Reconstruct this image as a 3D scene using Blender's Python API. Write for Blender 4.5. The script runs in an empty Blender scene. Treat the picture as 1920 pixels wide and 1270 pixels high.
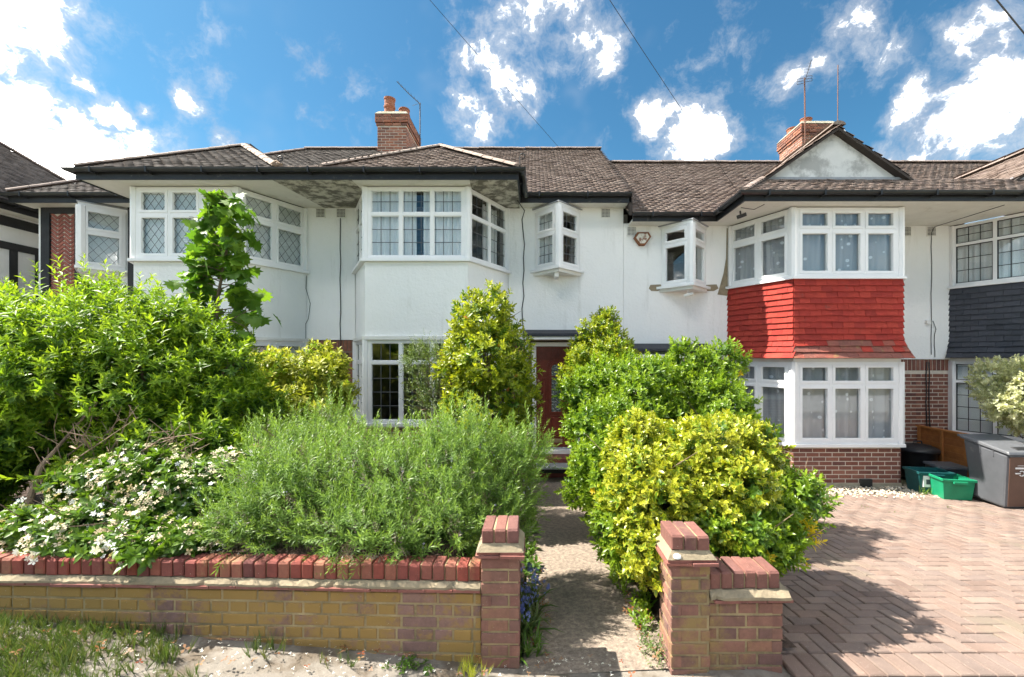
import bpy, math, random
import numpy as np
from mathutils import Matrix, Vector
R = math.radians
SC = bpy.context.scene
COL = SC.collection
random.seed(7)

# ------------------------------------------------------------------ camera
CH = 1.77                       # camera height
F, CX, CY = 800.0, 1000.0, 668.0  # focal length / principal point in photo pixels (1920 wide)
cam = bpy.data.cameras.new('camera')
cam.sensor_width = 36.0
cam.lens = 36.0 * F / 1920.0
cam.shift_x = (960 - CX) / 1920.0
cam.shift_y = (CY - 635) / 1920.0
cam.clip_end = 2000
cam.clip_start = 0.05
camo = bpy.data.objects.new('camera', cam)
COL.objects.link(camo)
camo.location = (0, 0, CH)
camo.rotation_euler = (R(90), 0, 0)
SC.camera = camo
SC.render.resolution_x, SC.render.resolution_y = 1024, 677

# ------------------------------------------------------------------ light
SUN_DIR = Vector((-0.60, 0.09, 0.80)).normalized()     # towards the sun
sun = bpy.data.lights.new('sun', 'SUN')
sun.energy = 2.0
sun.angle = R(0.55)
sun.color = (1.0, 0.94, 0.84)
suno = bpy.data.objects.new('sun', sun)
COL.objects.link(suno)
suno.rotation_euler = SUN_DIR.to_track_quat('Z', 'Y').to_euler()
suno.location = (-20, 0, 30)
SC.view_settings.view_transform = 'Standard'
SC.view_settings.look = 'None'
SC.view_settings.exposure = 2.9
SC.cycles.max_bounces = 6; SC.cycles.diffuse_bounces = 3; SC.cycles.glossy_bounces = 3; SC.cycles.transmission_bounces = 3; SC.cycles.transparent_max_bounces = 8
SC.view_settings.gamma = 1.0
SC.view_settings.use_curve_mapping = False

w = bpy.data.worlds.new('World')
SC.world = w
w.use_nodes = True
nt = w.node_tree
w.cycles.sampling_method = 'MANUAL'; w.cycles.sample_map_resolution = 512
nt.nodes.clear()
def N(t, typ, **kw):
    n = t.nodes.new(typ)
    for k, v in kw.items():
        setattr(n, k, v)
    return n
def setin(t, node, idx, v):
    if hasattr(v, 'is_linked') or isinstance(v, bpy.types.NodeSocket):
        t.links.new(v, node.inputs[idx])
    elif v is not None:
        node.inputs[idx].default_value = v
def math_(t, op, a, b=None, c=None, clamp=False):
    n = N(t, 'ShaderNodeMath', operation=op, use_clamp=clamp)
    setin(t, n, 0, a)
    if b is not None: setin(t, n, 1, b)
    if c is not None: setin(t, n, 2, c)
    return n.outputs[0]
def mixc(t, fac, a, b, blend='MIX'):
    n = N(t, 'ShaderNodeMix', data_type='RGBA', blend_type=blend)
    setin(t, n, 0, fac)
    for i, v in ((6, a), (7, b)):
        if isinstance(v, tuple) and len(v) == 3: v = v + (1,)
        setin(t, n, i, v)
    return n.outputs[2]
def maprange(t, v, a, b, c=0.0, d=1.0, smooth=False):
    n = N(t, 'ShaderNodeMapRange')
    if smooth: n.interpolation_type = 'SMOOTHSTEP'
    setin(t, n, 0, v)
    for i, x in enumerate((a, b, c, d)): setin(t, n, i + 1, x)
    return n.outputs[0]
def noise(t, vec, scale, detail=4, rough=0.55, out=0):
    n = N(t, 'ShaderNodeTexNoise')
    if vec is not None: t.links.new(vec, n.inputs['Vector'])
    n.inputs['Scale'].default_value = scale
    n.inputs['Detail'].default_value = detail
    n.inputs['Roughness'].default_value = rough
    return n.outputs[out]

sky = N(nt, 'ShaderNodeTexSky', sky_type='NISHITA')
sky.sun_disc = False
sky.sun_elevation = math.asin(SUN_DIR.z)
sky.sun_rotation = math.atan2(SUN_DIR.x, SUN_DIR.y)
sky.air_density = 1.0; sky.dust_density = 0.6; sky.ozone_density = 2.0
tc = N(nt, 'ShaderNodeTexCoord')
gen = tc.outputs['Generated']
CLOUDS = [(40,270,120),(150,300,110),(270,318,85),(10,190,50),(345,165,30),(270,190,24),(140,140,30),(205,200,42),
          (905,90,72),(990,50,110),(1075,75,90),(950,150,70),(880,190,50),(905,255,45),(1130,110,40),
          (1290,262,62),(1235,235,36),(1340,255,45),(1560,70,42),(1620,40,55),(1700,90,60),(1790,75,60),(1880,30,60),(1520,125,36),
          (1730,195,50),(1690,225,40),(1905,180,75),(1830,235,80),(1740,268,70),(1680,290,45),(60,8,40),(20,80,26),(430,270,32),(1480,150,40)]
rc = random.Random(5)
bumps = []
for (px, py, r) in CLOUDS:
    d = Vector(((px - CX) / F, 1, (CY - py) / F)); l = d.length
    bumps.append((d / l, r / F / l * 1.15, 0.62 if (820 < px < 1160 or (1480 < px and py < 160)) else 0.80 if px > 1150 else 1.0))
for i in range(28):             # unseen cloud added round the sky, weighted low to light facade and window glass
    az = rc.uniform(50, 310); el = 3+67*rc.random()**1.7
    d = Vector((math.sin(R(az)) * math.cos(R(el)), math.cos(R(az)) * math.cos(R(el)), math.sin(R(el))))
    bumps.append((d, rc.uniform(0.14, 0.32), rc.uniform(0.6, 1.0)))
nv = noise(nt, gen, 5.0, 6, 0.6, 1)
warp = N(nt, 'ShaderNodeVectorMath', operation='MULTIPLY_ADD')
nt.links.new(nv, warp.inputs[0]); warp.inputs[1].default_value = (0.10, 0.10, 0.10)
nt.links.new(gen, warp.inputs[2])
off = N(nt, 'ShaderNodeVectorMath', operation='SUBTRACT')
nt.links.new(warp.outputs[0], off.inputs[0]); off.inputs[1].default_value = (0.05, 0.05, 0.05)
acc = None
for d, r, k in bumps:
    dist = N(nt, 'ShaderNodeVectorMath', operation='DISTANCE')
    nt.links.new(off.outputs[0], dist.inputs[0]); dist.inputs[1].default_value = d
    v = maprange(nt, dist.outputs['Value'], 0.0, r * 1.35, k, 0.0)
    acc = v if acc is None else math_(nt, 'MAXIMUM', acc, v)
n1 = noise(nt, off.outputs[0], 9.0, 7, 0.66)
n2 = noise(nt, gen, 3.2, 4, 0.6)
dens = math_(nt, 'ADD', acc, math_(nt, 'MULTIPLY', math_(nt, 'SUBTRACT', n1, 0.5), 2.4))
mask = maprange(nt, dens, 0.08, 1.0, 0.0, 1.0, True)
wisp = maprange(nt, n2, 0.52, 0.80, 0.0, 0.35, True)
mask = math_(nt, 'MAXIMUM', mask, wisp)
hsv = N(nt, 'ShaderNodeHueSaturation')
nt.links.new(sky.outputs[0], hsv.inputs['Color'])
hsv.inputs['Saturation'].default_value = 1.12
hsv.inputs['Value'].default_value = 0.137
ctone = noise(nt, off.outputs[0], 6.0, 4, 0.6)
core_ = math_(nt, 'MULTIPLY', maprange(nt, dens, 0.50, 1.15, 0, 1, True), maprange(nt, ctone, 0.30, 0.62, 0.15, 1, True))
ccol = mixc(nt, core_, mixc(nt, maprange(nt, ctone, 0.35, 0.6, 0, 1, True), (0.66, 0.68, 0.74), (0.93, 0.93, 0.94)), (34.0, 32.5, 30.5))
skyb = mixc(nt, 1.0, hsv.outputs[0], (0.62, 1.06, 1.06), 'MULTIPLY')
skyc = mixc(nt, mask, skyb, ccol)
bg = N(nt, 'ShaderNodeBackground')
nt.links.new(skyc, bg.inputs[0]); bg.inputs[1].default_value = 0.15
wo = N(nt, 'ShaderNodeOutputWorld')
nt.links.new(bg.outputs[0], wo.inputs[0])

# ------------------------------------------------------------------ materials
MATS = {}
def newmat(name):
    m = bpy.data.materials.new(name); m.use_nodes = True
    t = m.node_tree; t.nodes.clear()
    out = N(t, 'ShaderNodeOutputMaterial'); b = N(t, 'ShaderNodeBsdfPrincipled')
    t.links.new(b.outputs[0], out.inputs[0])
    MATS[name] = m
    return m, t, b, out
def ramp(t, fac, cols):
    r = N(t, 'ShaderNodeValToRGB'); e = r.color_ramp.elements
    while len(e) < len(cols): e.new(0.5)
    for i, c in enumerate(cols):
        e[i].position = i / max(1, len(cols) - 1); e[i].color = tuple(c) + (1,)
    setin(t, r, 0, fac)
    return r.outputs[0]
def pos(t):
    return N(t, 'ShaderNodeNewGeometry').outputs['Position']
def rnd(t, how):
    if how == 'obj': return N(t, 'ShaderNodeObjectInfo').outputs['Random']
    return N(t, 'ShaderNodeNewGeometry').outputs['Random Per Island']
def bumpn(t, b, h, strength, dist=0.01):
    n = N(t, 'ShaderNodeBump'); n.inputs['Strength'].default_value = strength; n.inputs['Distance'].default_value = dist
    t.links.new(h, n.inputs['Height']); t.links.new(n.outputs[0], b.inputs['Normal'])
def pm(name, cols, rough=0.8, how=None, nscale=6, namt=0.25, bscale=60, bump=0.2, dirt=None, dscale=2.0, dthr=(0.5, 0.7), damt=0.6, metal=0.0, spec=0.4, bdist=0.01):
    m, t, b, out = newmat(name)
    p = pos(t)
    c = ramp(t, rnd(t, how), cols) if how else ramp(t, noise(t, p, nscale * 0.4, 3), cols) if len(cols) > 1 else None
    if c is None:
        n = N(t, 'ShaderNodeRGB'); n.outputs[0].default_value = tuple(cols[0]) + (1,); c = n.outputs[0]
    f = maprange(t, noise(t, p, nscale, 4, 0.65), 0.25, 0.75, 1 - namt, 1 + namt)
    cc = N(t, 'ShaderNodeVectorMath', operation='SCALE'); t.links.new(c, cc.inputs[0]); t.links.new(f, cc.inputs['Scale'])
    c = cc.outputs[0]
    if dirt is not None:
        dm = maprange(t, noise(t, p, dscale, 5, 0.68), dthr[0], dthr[1], 0, damt, True)
        c = mixc(t, dm, c, tuple(dirt))
    t.links.new(c, b.inputs['Base Color'])
    b.inputs['Roughness'].default_value = rough; b.inputs['Metallic'].default_value = metal
    b.inputs['Specular IOR Level'].default_value = spec
    if bump: bumpn(t, b, noise(t, p, bscale, 3, 0.6), bump, bdist)
    return m
def leafmat(name, cols, tip=None, tipamt=0.5, edge=None, edgeamt=0.0, trans=0.35, rough=0.45, spec=0.4):
    m, t, b, out = newmat(name)
    a1 = N(t, 'ShaderNodeAttribute', attribute_name='tint').outputs['Fac']
    a2 = N(t, 'ShaderNodeAttribute', attribute_name='tip').outputs['Fac']
    f = math_(t, 'ADD', math_(t, 'MULTIPLY', a1, 0.6), math_(t, 'MULTIPLY', rnd(t, 'isl'), 0.4))
    c = ramp(t, f, cols)
    if edge:
        a3 = N(t, 'ShaderNodeAttribute', attribute_name='edge').outputs['Fac']
        e = maprange(t, math_(t, 'ADD', a3, math_(t, 'MULTIPLY', a1, 0.5)), 0.55, 0.85, 0, edgeamt, True)
        c = mixc(t, e, c, edge)
    if tip:
        c = mixc(t, math_(t, 'MULTIPLY', math_(t, 'POWER', a2, 1.6), tipamt), c, tip)
    t.links.new(c, b.inputs['Base Color'])
    b.inputs['Roughness'].default_value = rough; b.inputs['Specular IOR Level'].default_value = spec
    tr = N(t, 'ShaderNodeBsdfTranslucent')
    t.links.new(mixc(t, 0.65, c, mixc(t, 1.0, c, (1.5, 1.45, 0.45), 'MULTIPLY')), tr.inputs[0])
    mx = N(t, 'ShaderNodeMixShader'); mx.inputs[0].default_value = trans
    t.links.new(b.outputs[0], mx.inputs[1]); t.links.new(tr.outputs[0], mx.inputs[2])
    t.links.new(mx.outputs[0], out.inputs[0])
    return m

# white render with faint weather streaks
m, t, b, _ = newmat('render'); p = pos(t)
mp = N(t, 'ShaderNodeMapping'); mp.inputs['Scale'].default_value = (3.0, 3.0, 0.35); t.links.new(p, mp.inputs[0])
c = ramp(t, noise(t, p, 1.3, 6, 0.6), [(0.80, 0.80, 0.79), (0.89, 0.89, 0.88)])
c = mixc(t, maprange(t, noise(t, mp.outputs[0], 2.0, 6, 0.7), 0.56, 0.80, 0, 0.40, True), c, (0.46, 0.45, 0.41))
c = mixc(t, maprange(t, noise(t, p, 7, 8, 0.75), 0.64, 0.74, 0, 0.25, True), c, (0.40, 0.39, 0.36))
t.links.new(c, b.inputs['Base Color']); b.inputs['Roughness'].default_value = 0.85
hb = math_(t, 'ADD', noise(t, p, 22, 6, 0.6), math_(t, 'MULTIPLY', noise(t, p, 3.0, 4), 1.5))
bumpn(t, b, hb, 0.35, 0.03)
pm('gable_render', [(0.62, 0.62, 0.60), (0.75, 0.75, 0.73)], 0.9, None, 4, 0.08, 40, 0.2, (0.22, 0.22, 0.21), 2.6, (0.46, 0.66), 0.65)
pm('soffit', [(0.72, 0.71, 0.66)], 0.8, None, 5, 0.06, 40, 0.08, (0.42, 0.38, 0.30), 3.0, (0.55, 0.75), 0.5)
pm('soffit_stained', [(0.62, 0.60, 0.52)], 0.85, None, 5, 0.1, 60, 0.1, (0.07, 0.065, 0.05), 5.0, (0.38, 0.58), 0.85)
pm('upvc', [(0.82, 0.82, 0.82)], 0.35, None, 3, 0.03, 10, 0.0)
pm('paint_white', [(0.76, 0.75, 0.72)], 0.5, None, 6, 0.05, 30, 0.05, (0.4, 0.38, 0.33), 5, (0.62, 0.78), 0.4)
pm('lead', [(0.10, 0.105, 0.11)], 0.55)
pm('black_paint', [(0.018, 0.018, 0.020)], 0.45, None, 8, 0.2, 50, 0.15, (0.20, 0.18, 0.15), 9, (0.58, 0.76), 0.55)
pm('black_plastic', [(0.022, 0.023, 0.026)], 0.38, None, 8, 0.2, 40, 0.03, (0.12, 0.11, 0.10), 6, (0.58, 0.8), 0.35)
pm('timber_black', [(0.020, 0.021, 0.024)], 0.6, None, 8, 0.3, 40, 0.2)
pm('roof_tile', [(0.115, 0.080, 0.064), (0.175, 0.128, 0.105), (0.24, 0.185, 0.155), (0.145, 0.105, 0.092)], 0.9, 'isl', 9, 0.25, 70, 0.3, (0.33, 0.30, 0.25), 6, (0.60, 0.74), 0.5)
pm('roof_tile_grey', [(0.085, 0.07, 0.062), (0.13, 0.108, 0.095), (0.175, 0.15, 0.135), (0.11, 0.09, 0.08)], 0.9, 'isl', 9, 0.25, 70, 0.3, (0.30, 0.28, 0.25), 6, (0.60, 0.74), 0.5)
pm('roof_under', [(0.05, 0.04, 0.035)], 0.95)
pm('ridge_tile', [(0.19, 0.145, 0.12), (0.27, 0.21, 0.18), (0.23, 0.18, 0.16)], 0.9, 'obj', 8, 0.2, 60, 0.3, (0.40, 0.37, 0.30), 5, (0.56, 0.7), 0.6)
pm('hip_mortar', [(0.30, 0.235, 0.195)], 0.9, None, 6, 0.18, 60, 0.3, (0.42, 0.36, 0.30), 4, (0.5, 0.7), 0.6)
pm('red_tile', [(0.31, 0.036, 0.026), (0.38, 0.050, 0.034), (0.34, 0.040, 0.030), (0.27, 0.034, 0.026)], 0.85, 'obj', 12, 0.16, 70, 0.2, (0.15, 0.07, 0.055), 3.2, (0.60, 0.74), 0.75, spec=0.2)
pm('red_tile_mossy', [(0.24, 0.075, 0.055), (0.20, 0.078, 0.06), (0.28, 0.075, 0.052)], 0.85, 'obj', 12, 0.2, 70, 0.3, (0.30, 0.21, 0.08), 5, (0.56, 0.7), 0.7)
pm('slate_tile', [(0.040, 0.045, 0.058), (0.058, 0.063, 0.078), (0.034, 0.038, 0.048)], 0.7, 'obj', 12, 0.2, 70, 0.2)
pm('house_brick', [(0.16, 0.062, 0.045), (0.23, 0.092, 0.062), (0.12, 0.052, 0.045), (0.26, 0.115, 0.08), (0.19, 0.075, 0.055)], 0.85, 'obj', 20, 0.2, 90, 0.35)
pm('house_brick_orange', [(0.24, 0.10, 0.062), (0.30, 0.13, 0.08), (0.20, 0.085, 0.06), (0.33, 0.15, 0.10)], 0.85, 'obj', 20, 0.2, 90, 0.35)
pm('chimney_brick', [(0.25, 0.095, 0.058), (0.34, 0.14, 0.085), (0.15, 0.075, 0.06), (0.38, 0.18, 0.12)], 0.9, 'obj', 20, 0.25, 80, 0.4)
pm('herring_brick', [(0.26, 0.085, 0.065), (0.33, 0.115, 0.085), (0.22, 0.075, 0.06)], 0.85, 'obj', 20, 0.2, 80, 0.3)
pm('mortar', [(0.58, 0.51, 0.43)], 0.95, None, 12, 0.15, 80, 0.3)
pm('mortar_dark', [(0.24, 0.19, 0.15)], 0.95, None, 12, 0.2, 80, 0.3)
pm('plinth', [(0.34, 0.30, 0.22)], 0.95, None, 8, 0.2, 60, 0.3)
pm('terracotta', [(0.30, 0.11, 0.06)], 0.85, None, 10, 0.2, 40, 0.2, (0.30, 0.25, 0.2), 6, (0.55, 0.7), 0.6)
pm('flaunching', [(0.30, 0.28, 0.22)], 0.95, None, 10, 0.25, 40, 0.4, (0.20, 0.20, 0.10), 7, (0.5, 0.65), 0.7)
pm('cement', [(0.27, 0.22, 0.145)], 0.95, None, 10, 0.25, 50, 0.5, (0.20, 0.17, 0.12), 9, (0.5, 0.68), 0.7)
# garden wall bricks: plum and red bricks under patches of ochre algae
def wallbrick(name, cols, algae, lo, hi, amt):
    m, t, b, _ = newmat(name); p = pos(t)
    c = ramp(t, rnd(t, 'obj'), cols)
    f = maprange(t, noise(t, p, 18, 7, 0.7), 0.25, 0.75, 0.72, 1.28)
    s = N(t, 'ShaderNodeVectorMath', operation='SCALE'); t.links.new(c, s.inputs[0]); t.links.new(f, s.inputs['Scale']); c = s.outputs[0]
    g = math_(t, 'ADD', noise(t, p, 1.6, 5, 0.6), math_(t, 'MULTIPLY', math_(t, 'SUBTRACT', noise(t, p, 26, 5, 0.7), 0.5), 0.35))
    g = math_(t, 'ADD', g, math_(t, 'MULTIPLY', math_(t, 'SUBTRACT', rnd(t, 'obj'), 0.5), 0.12))
    ac = ramp(t, noise(t, p, 5, 5), [algae, tuple(x * 1.35 for x in algae)])
    c = mixc(t, maprange(t, g, lo, hi, 0, amt, True), c, ac)
    c = mixc(t, maprange(t, noise(t, p, 90, 3), 0.68, 0.75, 0, 0.6, True), c, (0.50, 0.46, 0.36))
    t.links.new(c, b.inputs['Base Color']); b.inputs['Roughness'].default_value = 0.9
    bumpn(t, b, noise(t, p, 110, 6, 0.65), 0.5, 0.006)
wallbrick('wall_brick', [(0.20, 0.115, 0.098), (0.26, 0.15, 0.12), (0.17, 0.10, 0.09), (0.28, 0.15, 0.105)], (0.275, 0.170, 0.045), 0.36, 0.52, 0.9)
wallbrick('pillar_brick', [(0.19, 0.085, 0.068), (0.25, 0.12, 0.085), (0.15, 0.08, 0.07), (0.27, 0.13, 0.085)], (0.235, 0.165, 0.055), 0.50, 0.68, 0.8)
wallbrick('coping_brick', [(0.13, 0.045, 0.040), (0.25, 0.058, 0.040), (0.19, 0.055, 0.046), (0.27, 0.10, 0.065), (0.22, 0.05, 0.036)], (0.27, 0.19, 0.085), 0.55, 0.74, 0.6)
wallbrick('cap_brick', [(0.15, 0.062, 0.05), (0.20, 0.085, 0.065), (0.13, 0.06, 0.055)], (0.20, 0.13, 0.07), 0.66, 0.80, 0.5)
wallbrick('creasing', [(0.26, 0.095, 0.07), (0.22, 0.09, 0.075)], (0.24, 0.14, 0.08), 0.6, 0.75, 0.5)
pm('wall_mortar', [(0.36, 0.275, 0.15)], 0.95, None, 9, 0.3, 70, 0.5, (0.17, 0.135, 0.075), 5, (0.45, 0.65), 0.7)
# block paving
m, t, b, _ = newmat('paver'); p = pos(t)
a = N(t, 'ShaderNodeAttribute', attribute_name='tint').outputs['Fac']
def paver_cols(t, p, r):
    c = ramp(t, r, [(0.155, 0.105, 0.084), (0.205, 0.142, 0.112), (0.175, 0.127, 0.105), (0.23, 0.168, 0.134), (0.165, 0.122, 0.104)])
    f = maprange(t, noise(t, p, 4, 7, 0.7), 0.25, 0.75, 0.78, 1.22)
    s = N(t, 'ShaderNodeVectorMath', operation='SCALE'); t.links.new(c, s.inputs[0]); t.links.new(f, s.inputs['Scale']); c = s.outputs[0]
    c = mixc(t, maprange(t, noise(t, p, 160, 2), 0.64, 0.72, 0, 0.5, True), c, (0.46, 0.40, 0.34))
    return mixc(t, maprange(t, noise(t, p, 1.1, 6, 0.65), 0.56, 0.75, 0, 0.55, True), c, (0.17, 0.155, 0.10))
t.links.new(paver_cols(t, p, rnd(t, 'isl')), b.inputs['Base Color']); b.inputs['Roughness'].default_value = 0.88
bumpn(t, b, noise(t, p, 220, 4, 0.6), 0.45, 0.004)
m, t, b, _ = newmat('paver_single'); p = pos(t)
t.links.new(paver_cols(t, p, rnd(t, 'obj')), b.inputs['Base Color']); b.inputs['Roughness'].default_value = 0.88
bumpn(t, b, noise(t, p, 220, 4, 0.6), 0.45, 0.004)
pm('joint_sand', [(0.10, 0.085, 0.06)], 0.95, None, 5, 0.3, 90, 0.4, (0.08, 0.10, 0.03), 2.0, (0.5, 0.7), 0.6)
pm('path', [(0.20, 0.155, 0.115), (0.29, 0.235, 0.18), (0.16, 0.125, 0.10), (0.33, 0.28, 0.22)], 0.9, None, 70, 0.35, 130, 0.6, (0.45, 0.40, 0.33), 120, (0.60, 0.72), 0.6, bdist=0.006)
pm('pavement', [(0.15, 0.13, 0.108), (0.20, 0.178, 0.15), (0.105, 0.088, 0.07)], 0.92, None, 6, 0.22, 90, 0.5, (0.10, 0.075, 0.05), 3.2, (0.44, 0.64), 0.85, bdist=0.006)
pm('pale_bounce_road', [(0.34, 0.33, 0.31)], 0.9, None, 30, 0.3, 150, 0.5)  # unseen road surface, made pale to bounce light onto the facades
pm('ground', [(0.10, 0.115, 0.05), (0.13, 0.11, 0.07)], 0.95, None, 2, 0.3, 40, 0.5)
pm('soil', [(0.060, 0.038, 0.028), (0.085, 0.055, 0.04)], 0.98, None, 20, 0.4, 60, 0.9, bdist=0.03)
pm('gravel', [(0.42, 0.34, 0.24), (0.55, 0.48, 0.38), (0.34, 0.27, 0.20), (0.62, 0.57, 0.48)], 0.85, 'isl', 20, 0.15, 60, 0.1)
pm('door_wood', [(0.115, 0.022, 0.014), (0.165, 0.036, 0.022)], 0.32, None, 14, 0.3, 60, 0.06)
pm('step_red', [(0.20, 0.045, 0.035)], 0.5, None, 14, 0.3, 40, 0.1)
pm('brass', [(0.42, 0.33, 0.20)], 0.4, None, 9, 0.2, 30, 0.05, metal=0.7)
pm('metal_grey', [(0.30, 0.31, 0.33)], 0.5, None, 14, 0.2, 60, 0.05)
pm('aerial_metal', [(0.10, 0.10, 0.11)], 0.5, metal=0.6)
pm('rust_pole', [(0.16, 0.075, 0.05)], 0.7)
pm('rust', [(0.20, 0.075, 0.035), (0.28, 0.12, 0.06)], 0.9, None, 20, 0.3)
pm('alarm_white', [(0.72, 0.68, 0.60)], 0.6, None, 14, 0.1, 40, 0.1, (0.25, 0.09, 0.04), 11, (0.50, 0.60), 0.9)
pm('felt', [(0.030, 0.032, 0.040)], 0.7, None, 14, 0.3, 50, 0.4, (0.13, 0.13, 0.14), 8, (0.55, 0.72), 0.5)
pm('fence_wood', [(0.36, 0.125, 0.03), (0.46, 0.18, 0.05), (0.30, 0.105, 0.03)], 0.75, 'obj', 14, 0.2, 50, 0.2)
pm('bin_grey', [(0.085, 0.09, 0.10)], 0.42, None, 5, 0.12, 60, 0.08, (0.24, 0.235, 0.23), 7, (0.60, 0.8), 0.4)
pm('bin_front_reflection', [(0.105, 0.058, 0.042)], 0.4, None, 5, 0.15, 60, 0.08)  # brown reflection on the bin's front, put into the base colour
pm('bin_lid', [(0.105, 0.11, 0.12)], 0.4, None, 6, 0.12, 60, 0.05)
pm('rubber', [(0.02, 0.02, 0.021)], 0.7)
pm('box_teal', [(0.012, 0.085, 0.088)], 0.4, None, 6, 0.2, 40, 0.05)
pm('box_green', [(0.012, 0.24, 0.115)], 0.4, None, 6, 0.2, 40, 0.05)
pm('blue_plastic', [(0.012, 0.075, 0.20)], 0.3)
pm('paper', [(0.75, 0.76, 0.76)], 0.6)
pm('print_blue', [(0.03, 0.20, 0.42)], 0.6)
pm('print_dark', [(0.06, 0.07, 0.09)], 0.6)
pm('interior', [(0.34, 0.32, 0.29)], 0.9)
pm('curtain_white', [(0.75, 0.76, 0.78)], 0.9, None, 4, 0.05, 30, 0.0)
pm('blind', [(0.84, 0.85, 0.86)], 0.5, None, 4, 0.03, 30, 0.0)
pm('bark', [(0.14, 0.095, 0.062), (0.21, 0.15, 0.105)], 0.95, None, 14, 0.3, 50, 0.7)
pm('twig', [(0.30, 0.22, 0.16), (0.22, 0.15, 0.10)], 0.9, None, 14, 0.3, 50, 0.3)
pm('bird_cable', [(0.02, 0.02, 0.022)], 0.6)
# clear glass sheet
m, t, b, out = newmat('glass')
fr = N(t, 'ShaderNodeLayerWeight'); fr.inputs[0].default_value = 0.5
gl = N(t, 'ShaderNodeBsdfGlossy'); gl.inputs['Roughness'].default_value = 0.0
gl.inputs['Color'].default_value = (1, 1, 1, 1)
bn = N(t, 'ShaderNodeBump'); bn.inputs['Strength'].default_value = 0.04; bn.inputs['Distance'].default_value = 0.02
t.links.new(noise(t, pos(t), 2.2, 2), bn.inputs['Height']); t.links.new(bn.outputs[0], gl.inputs['Normal'])
tr = N(t, 'ShaderNodeBsdfTransparent'); tr.inputs[0].default_value = (0.955, 0.97, 0.965, 1)
mx = N(t, 'ShaderNodeMixShader')
t.links.new(math_(t, 'MULTIPLY_ADD', math_(t, 'POWER', fr.outputs['Facing'], 4.5), 0.9, 0.055, True), mx.inputs[0])
t.links.new(tr.outputs[0], mx.inputs[1]); t.links.new(gl.outputs[0], mx.inputs[2]); t.links.new(mx.outputs[0], out.inputs[0])
# patterned door glass
m, t, b, out = newmat('door_glass')
b.inputs['Base Color'].default_value = (0.10, 0.13, 0.11, 1); b.inputs['Roughness'].default_value = 0.12
vz = N(t, 'ShaderNodeTexVoronoi'); vz.inputs['Scale'].default_value = 26; t.links.new(pos(t), vz.inputs['Vector'])
bumpn(t, b, vz.outputs['Distance'], 0.9, 0.03)
# spotted net curtain, see-through
m, t, b, out = newmat('net_spotted')
p = pos(t); mp = N(t, 'ShaderNodeMapping'); mp.inputs['Scale'].default_value = (1, 0.45, 1); t.links.new(p, mp.inputs[0])
vz = N(t, 'ShaderNodeTexVoronoi'); vz.inputs['Scale'].default_value = 6.5; vz.inputs['Randomness'].default_value = 0.75
t.links.new(mp.outputs[0], vz.inputs['Vector'])
dd = vz.outputs['Distance']
dot = math_(t, 'SUBTRACT', maprange(t, dd, 0.16, 0.20, 1, 0, True), math_(t, 'MULTIPLY', maprange(t, dd, 0.05, 0.08, 1, 0, True), 0.5))
b.inputs['Base Color'].default_value = (0.72, 0.74, 0.80, 1); b.inputs['Roughness'].default_value = 0.9
tr = N(t, 'ShaderNodeBsdfTransparent'); mx = N(t, 'ShaderNodeMixShader')
t.links.new(math_(t, 'MULTIPLY_ADD', dot, 0.45, 0.5, True), mx.inputs[0])
t.links.new(tr.outputs[0], mx.inputs[1]); t.links.new(b.outputs[0], mx.inputs[2]); t.links.new(mx.outputs[0], out.inputs[0])

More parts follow.
